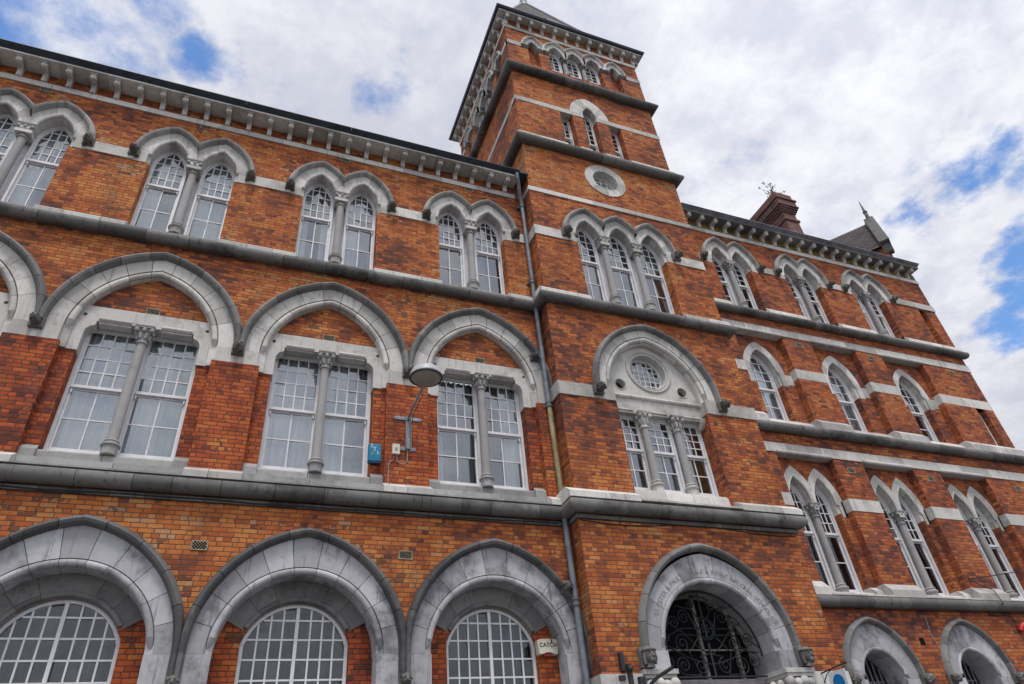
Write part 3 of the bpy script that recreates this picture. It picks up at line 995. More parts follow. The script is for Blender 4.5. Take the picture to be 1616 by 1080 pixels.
def ground_bay(cx):
    parts = []
    h = MB()
    h.arch(cx, G_ZS, hood_prof(1.93, G_D, 0.15, 0.14), arch_groups(19, 10, low=1) + jamb_groups(G_ZS, 3.85, 0.4), (1.592, 1.592))
    parts.append(h.build('hood_moulding', 'stone_sooty', B))
    r = MB()
    r.arch(cx, G_ZS, [(1.275, 0, -0.006), (1.825, G_D, -0.006), (1.825, G_D, 0.3), (1.275, 0, 0.3)], arch_groups(16.4, 8, low=1), (1.575, 1.575))
    r.arch(cx, G_ZS, [(1.165, 0, -0.006), (1.825, G_D, -0.006), (1.825, G_D, 0.34), (1.165, 0, 0.34)], jamb_groups(G_ZS, 0.9, 0.55), (1.575, 1.575))
    r.arch(cx, G_ZS, [(1.165, 0, 0.055), (1.28, 0, 0.03), (1.28, 0, 0.40), (1.165, 0, 0.40)], arch_groups(16.4, 8, low=1))
    parts.append(r.build('arch_ring', 'stone_blue', B))
    q = MB()
    q.arch(cx, G_ZS, circ_prof(1.215, 0, 0.022, 0.052), arch_groups(16.4, 8, spring=10, sub=3))
    roll_stops(q, cx, G_ZS, 1.215, 0, 0.022, 0.052, 10)
    parts.append(q.build('roll_moulding', 'stone_blue', B))
    ia = MB()
    zc = 4.214
    ia.arch(cx, zc, [(0.90, 0, 0.37), (1.25, 0, 0.30), (1.25, 0, 0.55), (0.90, 0, 0.55)], arch_groups(20, 22, spring=27, sub=4))
    ia.arch(cx, zc, [(0.822, 0, 0.40), (0.905, 0, 0.375), (0.905, 0, 0.64), (0.822, 0, 0.64)], arch_groups(20, 22, spring=27, sub=4))
    ia.arch(cx, zc, circ_prof(0.875, 0, 0.375, 0.042), arch_groups(20, 22, spring=30, sub=3))
    parts.append(ia.build('window_arch', 'stone_dark', B))
    rw = MB()
    wz = zc + 0.835 * math.sin(R_(15))
    wh = [(cx + 0.805, 1.9)] + [(cx + 0.835 * math.cos(R_(a)), zc + 0.835 * math.sin(R_(a))) for a in range(15, 166, 5)] + [(cx - 0.805, 1.9)]
    rw.sheet(arch_hole(cx, G_ZS, 1.20, 0, 0.9), [wh], 0.38, 0.62)
    parts.append(rw.build('recess_wall', 'brick_red', B))
    bb = MB()
    for sd in (-1, 1): bb.box(cx + sd * 0.985 - 0.175, cx + sd * 0.985 + 0.175, 0.372, 0.5, 3.45, 3.72)
    bb.box(cx - 0.98, cx + 0.98, 0.28, 0.6, 1.75, 1.9)
    parts.append(bb.build('stone_band', 'stone', B))
    # window
    y = 0.47
    f = MB()
    Rw = 0.83
    f.arch(cx, zc, [(Rw, 0, y), (Rw - 0.055, 0, y), (Rw - 0.055, 0, y + 0.09), (Rw, 0, y + 0.09)], [[165 - 5 * i for i in range(31)]])
    f.box(cx - 0.80, cx - 0.748, y, y + 0.09, 1.9, wz + 0.01)
    f.box(cx + 0.748, cx + 0.80, y, y + 0.09, 1.9, wz + 0.01)
    f.box(cx - 0.026, cx + 0.026, y + 0.005, y + 0.08, 1.9, zc + Rw - 0.05)
    win = f.build('window', 'white', B)
    top = lambda x: zc + math.sqrt(max(0, (Rw - 0.055) ** 2 - (x - cx) ** 2))
    s_ = MB()
    p_ = MB()
    for a, b in ((cx - 0.748, cx - 0.026), (cx + 0.026, cx + 0.748)):
        bars(s_, a, b, 1.96, 5.08, 4, 11, y + 0.02, y + 0.05, top, 0.013)
        pane_quads(p_, a, b, 1.96, 5.08, 4, 11, y + 0.038, top)
    s_.build('glazing_bar', 'white', win)
    p_.build('pane', 'glass_dimmed', win)
    c = MB()
    drape(c, cx - 0.8, cx + 0.8, 1.9, 5.05, y + 0.3, 0.004)
    c.build('blind', 'blind', win)
    parts.append(win)
    return parts


proto = ground_bay(BAYS[3])
for k, c in enumerate(BAYS):
    if k != 3:
        for o in proto: copy_part(o, B, dx=c - BAYS[3])
for c in BAYS[:-1]:
    x = c + P / 2
    label_stop(x, 3.82, -0.04, 0.85)
    sp = MB()
    sp.box(x - 0.07, x + 0.07, -0.004, 0.2, 0.93, 4.2)
    sp.build('springer', 'stone_blue', B)
    vent(x, 5.74, -0.001)
label_stop(5.49, 5.27, -0.03, 0.85)

# first floor --------------------------------------------------------------------------------------
def first_bay(cx, drapes, glass='glass'):
    h = MB()
    h.arch(cx, F_ZS, hood_prof(2.05, F_D, 0.155, 0.15), arch_groups(16, 8, low=1) + jamb_groups(F_ZS, 9.5 - 0.02, 0.4), (1.592, 1.592))
    parts = [h.build('hood_moulding', 'stone_dark', B)]
    r = MB()
    gr = arch_groups(15.0, 6.5, low=1)
    r.arch(cx, F_ZS, [(1.635, F_D, -0.008), (1.95, F_D, -0.008), (1.95, F_D, 0.3), (1.635, F_D, 0.3)], gr + jamb_groups(F_ZS, 9.14, 0.4), (1.575, 1.575))
    r.arch(cx, F_ZS, [(1.504, F_D, 0.075), (1.64, F_D, 0.04), (1.64, F_D, 0.3), (1.504, F_D, 0.3)], gr + jamb_groups(F_ZS, 9.07, 0.4))
    parts.append(r.build('arch_ring', 'stone', B))
    q = MB()
    q.arch(cx, F_ZS, circ_prof(1.568, F_D, 0.035, 0.055), arch_groups(15.0, 6.5, spring=8, sub=3))
    roll_stops(q, cx, F_ZS, 1.568, F_D, 0.035, 0.055, 8)
    parts.append(q.build('roll_moulding', 'stone', B))
    # tympanum
    t = MB()
    pts = [p for p in arch_pts(cx, F_ZS, 1.53, F_D, 0, 180, 60) if p[1] > 10.045]
    t.poly([(pts[0][0] + 0.01, 10.045)] + pts + [(pts[-1][0] - 0.01, 10.045)], 0.15, 0.45)
    parts.append(t.build('tympanum', 'brick', B))
    vent(cx + 0.02, 10.14, 0.149)
    # lintel with shouldered jambs
    l = MB()
    out = [(cx + 1.12, 9.07)] + [p for p in arch_pts(cx, F_ZS, 1.525, F_D, 0, 180, 60) if p[1] < 10.045 and p[0] > cx] + [(cx + 0.98, 10.045), (cx - 0.98, 10.045)]
    out += [p for p in arch_pts(cx, F_ZS, 1.525, F_D, 0, 180, 60) if p[1] < 10.045 and p[0] < cx] + [(cx - 1.12, 9.07)]
    sh = [(-0.93, 9.07), (-0.93, 9.46)] + [(-0.93 + 0.14 * (1 - math.cos(R_(a))), 9.46 + 0.17 * math.sin(R_(a))) for a in (20, 40, 60, 80)] + [(-0.79, 9.65), (-0.79, 9.73)]
    out += [(cx + x, z) for x, z in sh] + [(cx - x, z) for x, z in sh[::-1]]
    hs = []
    for sd in (-1, 1): hs.append([(cx + sd * 1.0 + 0.035 * math.cos(R_(a)), 9.84 + 0.035 * math.sin(R_(a))) for a in range(0, 360, 30)])
    l.sheet(out, hs, 0.10, 0.34, rim=True)
    for sd in (-1, 1):
        x0, x1 = (cx - 0.76, cx - 0.24) if sd < 0 else (cx + 0.24, cx + 0.76)
        l.loft([[(xx, 0.105 - 0.035 * math.cos(R_(a)), 9.775 + 0.035 * math.sin(R_(a))) for a in range(0, 360, 36)] for xx in (x0, x1)])
        l.box(x0, x1, 0.13, 0.3, 9.70, 9.742)
        l.box(cx + sd * 1.0 - 0.003 - (0.0 if sd < 0 else 0), cx + sd * 1.0 + 0.003, 0.0985, 0.1, 9.5, 9.5)
    parts.append(l.build('lintel', 'stone', B))
    dk = MB()
    for sd in (-1, 1): dk.box(cx + sd * 1.0 - 0.05, cx + sd * 1.0 + 0.05, 0.15, 0.16, 9.79, 9.89)
    # sill stones
    s = MB()
    s.runx([(-0.20, 6.77), (-0.20, 6.80), (-0.02, 6.86), (0.0, 6.99), (0.42, 7.02), (0.42, 6.7)], cx - 1.16, cx + 1.16, 1.1)
    s.runx([(0.10, 6.98), (0.10, 7.14), (0.14, 7.18), (0.5, 7.21), (0.5, 6.98)], cx - 0.955, cx + 0.955, 0.95)
    for sd in (-1, 1):
        a, b = (cx - 1.18, cx - 0.957) if sd < 0 else (cx + 0.957, cx + 1.18)
        s.runx([(0.04, 6.98), (0.04, 7.14), (0.13, 7.24), (0.40, 7.24), (0.40, 6.98)], a, b)
    parts.append(s.build('sill', 'stone_hood', B))
    # second order of brick
    for sd in (-1, 1):
        k = MB()
        a, b = (cx - 1.19, cx - 0.957) if sd < 0 else (cx + 0.957, cx + 1.19)
        k.box(a, b, 0.13, 0.5, 7.2, 9.075)
        parts.append(k.build('brick_jamb', 'brick_red', B))
    column(cx, 0.13, 7.18, 9.70, 0.082)
    f = MB()
    f.box(cx - 0.03, cx + 0.03, 0.39, 0.45, 7.22, 9.74)
    f.build('mullion', 'white', B)
    for sd, dr in zip((-1, 1), drapes):
        sash(cx + sd * 0.485, 0.465, 7.26, 9.75, 0.36, 8.50, 4, 4, (2, 2), None, drapes=dr, glass=glass, bottom=0.11)
    return parts


cur = [(0, 1, 'curtain')]
dim = [(0, 0.45, 'curtain_dim'), (0.3, 1, 'blind')]
first_bay(BAYS[0], (cur, cur))
first_bay(BAYS[1], (cur, cur))
first_bay(BAYS[2], (cur, [(0, 0.62, 'curtain'), (0.55, 1, 'curtain_pale')]))
first_bay(BAYS[3], ([(0, 1, 'curtain')], [(0, 0.55, 'curtain'), (0.55, 1, 'curtain_dim')]))
first_bay(BAYS[4], ([(0, 0.3, 'curtain'), (0.25, 1, 'curtain_dim')], [(0, 0.55, 'blind'), (0.55, 1, 'curtain')]))
for k, c in enumerate([BAYS[0] - P] + BAYS):
    x = c + P / 2
    a, b = x - 0.41, x + 0.41
    if k == 5: b = XT + 0.02
    if k == 0: a = XL
    p = MB()
    p.box(a, b, -0.03, 0.35, 6.9, 9.14)
    p.build('pier', 'brick_red', B)
    s = MB()
    s.runx([(-0.21, 6.77), (-0.21, 6.88), (-0.03, 7.005), (0.3, 7.005), (0.3, 6.77)], a - 0.03, min(b + 0.03, XT + 0.02), 0.42)
    s.build('pier_base', 'stone', B)
    if k < 5:
        label_stop(x, 9.42, -0.03, 1.0)
        sp = MB()
        sp.box(x - 0.08, x + 0.08, -0.006, 0.2, 9.142, 9.75)
        sp.build('springer', 'stone', B)
label_stop(5.44, 10.30, -0.03, 0.8)

# string courses
sc = MB()
sc.runx(roll_prof(-0.105, 6.645, 0.13, 0.02), XL, XT + 0.02, 0.75, 0.009)
sc.build('string_course', 'stone_roll', B)
sc = MB()
sc.runx([(0.02, 6.43), (-0.05, 6.43), (-0.05, 6.5), (0.02, 6.53)], XL, XT + 0.02, 0.45)
sc.build('string_course', 'stone_roll', B)
sc = MB()
sc.runx(roll_prof(-0.105, 11.79, 0.12, 0.02), XL, XT + 0.02, 0.85, 0.009)
sc.build('string_course', 'stone_roll', B)


# second floor -------------------------------------------------------------------------------------
def coupled(cs, zs, d, Rh, Ri, spacing, low, half_out, y0=0.0, hood='stone_hood', ring='stone', hw=0.14, hp=0.13, depth=0.3, hood_low=None, step=21, key=10, rollr=0.042):
    """Row of arches that share their hoods: hood mouldings, stone rings with springers, rolls."""
    for k, c in enumerate(cs):
        h, r, q = MB(), MB(), MB()
        L = (spacing / 2 if k else 9, spacing / 2 if k < len(cs) - 1 else 9)
        sides = [s_ for s_, ok in ((-1, k == 0), (1, k == len(cs) - 1)) if ok]
        Lc = (L[0] - 0.002, L[1] - 0.002)
        h.arch(c, zs, hood_prof(Rh, d, hw, hp, y0), arch_groups(step, key, low=1, sub=4) + (jamb_groups(zs, hood_low, 0.4, sides=sides) if hood_low else []), Lc)
        gr = arch_groups(step, key, low=1, sub=4)
        r.arch(c, zs, [(Ri + rollr * 1.6, d, y0 - 0.008), (Rh - hw * 0.6, d, y0 - 0.008), (Rh - hw * 0.6, d, y0 + depth), (Ri + rollr * 1.6, d, y0 + depth)], gr + jamb_groups(zs, low, 0.4, sides=sides), Lc)
        r.arch(c, zs, [(Ri, d, y0 + 0.06), (Ri + rollr * 1.65, d, y0 + 0.03), (Ri + rollr * 1.65, d, y0 + depth), (Ri, d, y0 + depth)], gr + jamb_groups(zs, low, 0.4, sides=sides), Lc)
        q.arch(c, zs, circ_prof(Ri + rollr, d, y0 + 0.02, rollr), arch_groups(step, key, spring=6, sub=3), Lc)
        if k < len(cs) - 1:                           # shared springer between two arches
            m_ = (cs[k] + cs[k + 1]) / 2
            w_ = spacing / 2 - (Ri - d) - 0.004
            r.box(m_ - w_, m_ + w_, y0 + 0.0, y0 + depth, low + 0.15, zs - 0.003)
        roll_stops(q, c, zs, Ri + rollr, d, y0 + 0.02, rollr, 6, sides)
        if hood: h.build('hood_moulding', hood, B)
        r.build('arch_ring', ring, B)
        q.build('roll_moulding', ring, B)


def second_bay(cx, dr):
    cs = [cx - 0.52, cx + 0.48]
    coupled(cs, S_ZS, S_D, 1.138, 0.735, 1.0, 13.95, 0.35, hood_low=14.16)
    m_ = cx - 0.02
    column(m_, 0.13, 12.16, 14.36, 0.085, caph=0.34, baseh=0.26)
    f = MB()
    f.box(m_ - 0.15, m_ + 0.15, 0.33, 0.38, 12.14, 14.4)
    f.build('mullion', 'white', B)
    for c, d_ in zip(cs, dr): sash(c, 0.36, 12.16, 0, 0.27, 13.60, 4, 5, (2, 2), (S_ZS, 0.748, S_D), drapes=d_, fr=0.04)
    label_stop(m_ - 1.17, 14.15, -0.03, 0.95)
    label_stop(m_ + 1.17, 14.15, -0.03, 0.95)
    vent(m_ + 0.02, 15.52, -0.001) if False else None
    s = MB()
    s.runx([(-0.02, 11.9), (-0.06, 12.02), (0.05, 12.12), (0.35, 12.14), (0.35, 11.9)], m_ - 0.86, m_ + 0.86, 0.9)
    s.build('sill', 'stone', B)


half = [(0, 0.5, 'curtain'), (0.45, 1, 'curtain_dim')]
pale = [(0, 1, 'curtain_pale')]
side = [(0, 0.3, 'curtain'), (0.28, 0.72, 'blind'), (0.7, 1, 'curtain')]
second_bay(BAYS[0], (cur, half))
second_bay(BAYS[1], (pale, half))
second_bay(BAYS[2], (half, pale))
second_bay(BAYS[3], (side, half))
second_bay(BAYS[4], (dim, dim))
xs = [XL] + BAYS + [XT + 0.02]
ends = [XL] + [c - 0.02 for c in BAYS] + [XT + 0.02]
for k in range(len(BAYS) + 1):
    a = XL if k == 0 else BAYS[k - 1] - 0.02 + 1.15
    b = XT + 0.02 if k == len(BAYS) else BAYS[k] - 0.02 - 1.15
    s = MB()
    s.runx([(-0.03, 13.955), (-0.03, 14.25), (0.05, 14.25), (0.05, 13.955)], a, b, 0.75)
    s.build('impost_band', 'stone', B)
    a2 = XL if k == 0 else BAYS[k - 1] - 0.02 + 0.83
    b2 = XT + 0.02 if k == len(BAYS) else BAYS[k] - 0.02 - 0.83
    s = MB()
    s.runx([(-0.12, 11.9), (-0.12, 12.03), (-0.004, 12.15), (0.1, 12.15), (0.1, 11.9)], a2, b2, 0.55)
    s.build('sill_course', 'stone', B)
for c in BAYS: vent(c - 0.02, 15.57, -0.001)


# eaves --------------------------------------------------------------------------------------------
def eaves(x0, x1, y, zb, zsof, zgut, x_first, pitch, gut='gutter', sof=0.41, gout=0.53, hs=1.0, ds=1.0, soffit_mat='stone', endr=0.0, endl=0.0, bands=True):
    if bands:
        s = MB()
        s.runx([(y - 0.035, zb), (y - 0.035, zb + 0.155), (y + 0.05, zb + 0.155), (y + 0.05, zb)], x0, x1, 0.95)
        s.build('white_band', 'stone', B)
    s = MB()
    s.runx([(y + 0.2, zsof), (y - sof, zsof), (y - sof, zsof + 0.05), (y - sof + 0.02, zsof + 0.065), (y + 0.2, zsof + 0.065)], x0 - endl, x1 + endr, 1.2, 0.005)
    s.build('eaves_slab', soffit_mat, B)
    g = MB()
    z = zsof + 0.066
    g.runx([(y + 0.1, z), (y - sof + 0.01, z), (y - sof - 0.02, z + 0.03), (y - gout + 0.05, z + 0.035), (y - gout + 0.02, z + 0.06), (y - gout + 0.02, z + 0.10), (y - gout, zgut - 0.02), (y - gout, zgut), (y - gout + 0.03, zgut), (y - gout + 0.05, zgut - 0.03), (y + 0.1, zgut - 0.03)], x0 - endl, x1 + endr, 2.2, 0.004)
    g.build('gutter', gut, B)
    x = x_first
    while x < x1 - 0.05:
        if x > x0 + 0.05: bracket(x, y, zb + 0.157, hs, 0.0, ds)
        x += pitch


eaves(XL, XT - 0.26, 0.0, 15.60, 16.05, 16.215, -5.95 - 0.4647 * 9, 0.4647, hs=1.22, ds=1.0)
g = MB()
g.box(XT - 0.26, XT - 0.01, -0.52, 0.1, 16.12, 16.21)
g.build('gutter', 'gutter', B)
rf = MB()
rf.add([(XL, -0.45, 16.16), (XT, -0.45, 16.16), (XT, 4.2, 19.6), (XL, 4.2, 19.6), (XT, 9.0, 16.1), (XL, 9.0, 16.1)], [(0, 1, 2, 3), (3, 2, 4, 5)])
rf.build('roof', 'slate', B)
bk = MB()
bk.box(XL, XT, 8.6, 8.9, 0, 16.2)
bk.box(XL - 0.02, XL + 0.3, 0.01, 8.6, 0, 16.3)
bk.build('rear_wall', 'brick', B)

# ------------------------------------------------------------------ TOWER
CT, TY = 8.26, -0.42
TX0, TX1 = 5.75, 10.81
TZ = lambda z: 1.65 + (z - 1.65) * 1.0076


def shift(o):
    o.location = (o.location.x + CT, o.location.y + TY, o.location.z)


class Local:
    """Everything linked inside the block is moved from tower-face coordinates to the tower's front."""
    def __enter__(s):
        s.before = set(bpy.data.objects)

    def __exit__(s, *a):
        s.new = [o for o in bpy.data.objects if o not in s.before]
        for o in s.new:
            if o.parent == B: shift(o)


D_ZS, D_R = 4.15, 1.17
LX0, LX1 = TX0 - CT, TX1 - CT
belf = [-1.57, -0.72, 0.0, 0.72, 1.55]
B_ZS = 23.12


def belfry_holes():
    hs = []
    hs.append(multi_hole(belf[1:4], B_ZS, 0.86, 0.36, 23.02, 0.28, 22.12, 0.72))
    for c in (belf[0], belf[4]): hs.append([(c + 0.2, 22.12), (c + 0.2, 23.02), (c + 0.42, 23.02)] + arch_pts(c, B_ZS, 0.78, 0.36, 0, 180, 24) + [(c - 0.42, 23.02), (c - 0.2, 23.02), (c - 0.2, 22.12)])
    return hs


with Local():
    hs = [arch_hole(0, 4.22, 1.77, 0.178, 0.0)]
    hs.append(arch_hole(0, 9.56, 1.83, 0.28, 6.72))
    T2 = [-0.98, 0.0, 0.98]
    hs.append(multi_hole(T2, S_ZS + 0.04, 1.03, S_D, 13.98, 0.35, 12.0, 0.98))
    OZ = 16.84
    hs.append([(0.55 * math.cos(R_(a)), OZ + 0.55 * math.sin(R_(a))) for a in range(0, 360, 10)])
    ZS3 = 19.99
    for a, b in ((-1.04, -0.61), (0.67, 1.10)): hs.append([(a, 18.2), (b, 18.2), (b, 19.83), (a, 19.83)])
    hs.append([(0.235, 18.2), (0.235, 19.83), (0.68, 19.83)] + arch_pts(0.02, ZS3, 0.95, 0.28, 4, 176, 24) + [(-0.58, 19.83), (-0.235, 19.83), (-0.235, 18.2)])
    hs += belfry_holes()
    wl = MB()
    wl.sheet([(LX0, 0), (LX1, 0), (LX1, 24.65), (LX0, 24.65)], hs, 0.0, 0.32)
    wl.build('tower_wall', 'brick_tower', B)

    # doorway
    h = MB()
    h.arch(0, 4.22, hood_prof(1.87, 0.178, 0.15, 0.13), arch_groups(17, 9, low=1) + jamb_groups(4.22, 4.13, 0.4))
    h.build('hood_moulding', 'stone_dark', B)
    r = MB()
    r.arch(0, D_ZS, [(1.28, 0, -0.006), (1.74, 0.178, -0.006), (1.74, 0.178, 0.3), (1.28, 0, 0.3)], arch_groups(16.4, 8, low=1))
    r.arch(0, D_ZS, [(D_R, 0, -0.006), (1.74, 0.178, -0.006), (1.74, 0.178, 0.36), (D_R, 0, 0.36)], jamb_groups(D_ZS, 3.84, 0.4))
    r.arch(0, D_ZS, [(D_R, 0, 0.055), (1.285, 0, 0.03), (1.285, 0, 0.78), (D_R - 0.0, 0, 0.78)], arch_groups(16.4, 8, low=1))
    r.arch(0, D_ZS, [(D_R + 0.0, 0, 0.365), (1.45, 0, 0.365), (1.45, 0, 0.78), (D_R, 0, 0.78)], jamb_groups(D_ZS, 3.84, 0.4))
    r.build('arch_ring', 'stone_blue', B)
    q = MB()
    q.arch(0, D_ZS, circ_prof(1.225, 0, 0.022, 0.055), arch_groups(16.4, 8, spring=9, sub=3))
    roll_stops(q, 0, D_ZS, 1.225, 0, 0.022, 0.055, 9)
    q.build('roll_moulding', 'stone_blue', B)
    for sd in (-1, 1):
        k = MB()
        a, b = sorted((sd * 1.12, sd * 1.78))
        k.box(a, b, -0.12, 0.75, 3.76, 3.835)
        k.box(a + 0.03, b - 0.03, -0.09, 0.72, 3.70, 3.76)
        for (xx, yy, zz, rr) in [(sd * 1.2, -0.06, 3.62, 0.10), (sd * 1.36, -0.08, 3.60, 0.08), (sd * 1.5, -0.09, 3.62, 0.09), (sd * 1.66, -0.07, 3.6, 0.09), (sd * 1.16, 0.12, 3.6, 0.09), (sd * 1.16, 0.32, 3.6, 0.1), (sd * 1.3, -0.05, 3.46, 0.07), (sd * 1.56, -0.06, 3.47, 0.07), (sd * 1.19, 0.2, 3.47, 0.07), (sd * 1.44, -0.03, 3.5, 0.1)]:
            k.ball((xx, yy, zz), (rr, rr * 0.9, rr * 1.0), 7)
            k.tube([(xx * 1.0, yy + 0.05, zz - 0.25), (xx, yy + 0.01, zz - 0.08), (xx, yy - 0.02, zz + 0.03)], [0.03, 0.045, 0.05], 6)
        k.box(a + 0.06, b - 0.06, 0.03, 0.7, 3.2, 3.7)
        k.build('impost_capital', 'stone', B, 50)
        j = MB()
        j.box(a + 0.1, b - 0.05, 0.06, 0.74, 0.0, 3.2)
        j.build('door_jamb', 'stone', B)
        crowned_head(sd * 1.66, -0.07, 4.02)
    # fanlight behind the grille
    f = MB()
    f.box(-1.2, 1.2, 0.50, 0.66, 3.62, 3.78)
    f.box(-1.2, 1.2, 0.54, 0.64, 3.50, 3.62)
    tr = f.build('transom', 'timber', B)
    f = MB()
    for x in (-0.75, 0.05, 0.82): f.box(x - 0.03, x + 0.03, 0.66, 0.72, 3.78, 4.15 + math.sqrt(max(0.1, 1.3 - x * x)))
    f.box(-1.17, 1.17, 0.67, 0.70, 4.30, 4.325)
    f.arch(0, D_ZS, [(1.17, 0, 0.66), (1.10, 0, 0.66), (1.10, 0, 0.72), (1.17, 0, 0.72)], [[180 - 6 * i for i in range(31)]])
    fl = f.build('fanlight', 'pale_timber', B)
    f = MB()
    f.poly([(-1.2, 3.7)] + [(1.2 * math.cos(R_(a)), D_ZS + 1.2 * math.sin(R_(a))) for a in range(180, -1, -10)] + [(1.2, 3.7)], 0.76, 0.78)
    f.build('pane', 'dark', fl)
    d = MB()
    d.box(-1.15, -0.01, 0.62, 0.68, 0.0, 3.5)
    d.box(0.01, 1.15, 0.62, 0.68, 0.0, 3.5)
    d.build('door', 'timber', B)
    # wrought iron grille
    gi = MB()
    yg = 0.40
    T = lambda pts, r=0.011: gi.tube([(x, yg, z) for x, z in pts], r, 6)
    T([(1.14 * math.cos(R_(a)), D_ZS + 1.14 * math.sin(R_(a))) for a in range(0, 181, 6)], 0.016)
    T([(-1.15, 3.80), (1.15, 3.80)], 0.016)
    T([(0, 3.80), (0, 4.36)], 0.022)
    cc = (0.0, 4.62)
    for rr in (0.2, 0.165): T([(cc[0] + rr * math.cos(R_(a)), cc[1] + rr * math.sin(R_(a))) for a in range(0, 361, 12)], 0.011)
    T([(cc[0] - 0.16, cc[1]), (cc[0] + 0.16, cc[1])], 0.02)
    T([(cc[0], cc[1] - 0.16), (cc[0], cc[1] + 0.16)], 0.02)
    for a in (45, 135, 225, 315): gi.ball((cc[0] + 0.075 * math.cos(R_(a)), yg, cc[1] + 0.075 * math.sin(R_(a))), 0.022, 5)
    T([(0, 4.82), (0, 5.26)], 0.014)

    def scroll(x, z, r, a0, turns, sgn, tail=None):
        pts = []
        n = int(turns * 22)
        for i in range(n + 1):
            t = i / n
            rr = r * (1 - 0.85 * t)
            a = a0 + sgn * t * turns * 6.2832
            pts.append((x + rr * math.cos(a), z + rr * math.sin(a)))
        if tail: pts = tail + pts
        T(pts)
    for s_ in (-1, 1):
        scroll(s_ * 0.26, 3.98, 0.15, R_(90 if s_ > 0 else 90), 1.7, s_, [(s_ * 0.02, 4.18)])
        scroll(s_ * 0.62, 4.0, 0.16, R_(-90), 1.8, s_, [(s_ * 0.3, 3.83)])
        scroll(s_ * 0.56, 4.36, 0.15, R_(90), 1.7, -s_, [(s_ * 0.18, 4.5)])
        scroll(s_ * 0.92, 4.06, 0.14, R_(90), 1.7, -s_, [(s_ * 0.68, 4.3)])
        scroll(s_ * 0.9, 4.45, 0.12, R_(-90), 1.6, s_, [(s_ * 0.7, 4.22)])
        scroll(s_ * 0.42, 4.82, 0.14, R_(180 if s_ > 0 else 0), 1.7, -s_, [(s_ * 0.2, 4.62)])
        scroll(s_ * 0.66, 4.72, 0.12, R_(0 if s_ > 0 else 180), 1.6, s_, [(s_ * 0.86, 4.6)])
        scroll(s_ * 0.24, 5.04, 0.1, R_(90), 1.5, s_, [(s_ * 0.02, 5.2)])
        T([(0.0, 4.16), (s_ * 0.25, 4.3), (s_ * 0.5, 4.55), (s_ * 0.82, 4.74)])
        T([(s_ * 1.08, 4.2), (s_ * 0.75, 4.24), (s_ * 0.45, 4.1), (0, 4.0)])
        T([(s_ * 0.1, 4.8), (s_ * 0.2, 4.95), (s_ * 0.55, 5.02)])
        T([(s_ * 0.3, 3.82), (s_ * 0.45, 4.2), (s_ * 0.2, 4.46)])
        T([(s_ * 0.2, 4.62), (s_ * 0.5, 4.62), (s_ * 0.8, 4.5), (s_ * 1.1, 4.3)])
    gi.build('iron_grille', 'iron', B, 60)

    # first floor of the tower
    h = MB()
    h.arch(0, 9.56, hood_prof(1.935, 0.28, 0.15, 0.14), arch_groups(16, 8, low=1) + jamb_groups(9.56, 9.46, 0.4))
    h.build('hood_moulding', 'stone_dark', B)
    r = MB()
    gr = arch_groups(15, 7, low=1)
    r.arch(0, 9.56, [(1.60, 0.28, -0.008), (1.82, 0.28, -0.008), (1.82, 0.28, 0.3), (1.60, 0.28, 0.3)], gr + jamb_groups(9.56, 9.16, 0.4))
    r.arch(0, 9.56, [(1.455, 0.28, 0.085), (1.605, 0.28, 0.045), (1.605, 0.28, 0.34), (1.455, 0.28, 0.34)], gr + jamb_groups(9.56, 9.16, 0.4))
    r.build('arch_ring', 'stone', B)
    q = MB()
    q.arch(0, 9.56, circ_prof(1.535, 0.28, 0.04, 0.055), arch_groups(15, 7, spring=7, sub=3))
    roll_stops(q, 0, 9.56, 1.535, 0.28, 0.04, 0.055, 7)
    q.build('roll_moulding', 'stone', B)
    t = MB()
    circ = lambda x, z, rr, n=36: [(x + rr * math.cos(6.2832 * i / n), z + rr * math.sin(6.2832 * i / n)) for i in range(n)]
    t.sheet([(-1.19, 9.06)] + arch_pts(0, 9.56, 1.48, 0.28, 180, 0, 40) + [(1.19, 9.06)], [circ(0, 10.26, 0.47), circ(-0.83, 9.80, 0.125, 20), circ(0.80, 9.80, 0.125, 20)], 0.20, 0.42, rim=True)
    t.arch(0, 10.26, circ_prof(0.56, 0, 0.20, 0.035), [[i * 9 for i in range(41)]])
    t.arch(0, 10.26, circ_prof(0.49, 0, 0.22, 0.03), [[i * 9 for i in range(41)]])
    for xx in (-0.83, 0.80): t.arch(xx, 9.80, circ_prof(0.14, 0, 0.20, 0.016, 8), [[i * 15 for i in range(25)]])
    t.loft([[(x, 0.2 + yy, zz) for yy, zz in ((0, 9.50), (-0.05, 9.50), (-0.06, 9.475), (-0.045, 9.45), (-0.02, 9.43), (0, 9.43))] for x in (-1.18, 1.18)])
    for x0, x1 in ((-1.1, -0.66), (-0.22, 0.22), (0.66, 1.1)): t.loft([[(x, 0.2 - 0.028 * math.cos(R_(a)), 9.13 + 0.03 * math.sin(R_(a))) for a in range(0, 360, 36)] for x in (x0, x1)])
    t.build('tympanum', 'stone', B)
    f = MB()
    f.arch(0, 10.26, [(0.47, 0, 0.38), (0.425, 0, 0.38), (0.425, 0, 0.44), (0.47, 0, 0.44)], [[i * 9 for i in range(41)]])
    for i in range(-3, 4):
        x = i * 0.135
        zt = math.sqrt(max(0, 0.43 ** 2 - x * x))
        f.box(x - 0.01, x + 0.01, 0.395, 0.42, 10.26 - zt, 10.26 + zt)
        f.box(-zt, zt, 0.397, 0.418, 10.26 + x - 0.01, 10.26 + x + 0.01)
    ow = f.build('round_window', 'white', B)
    gp = MB()
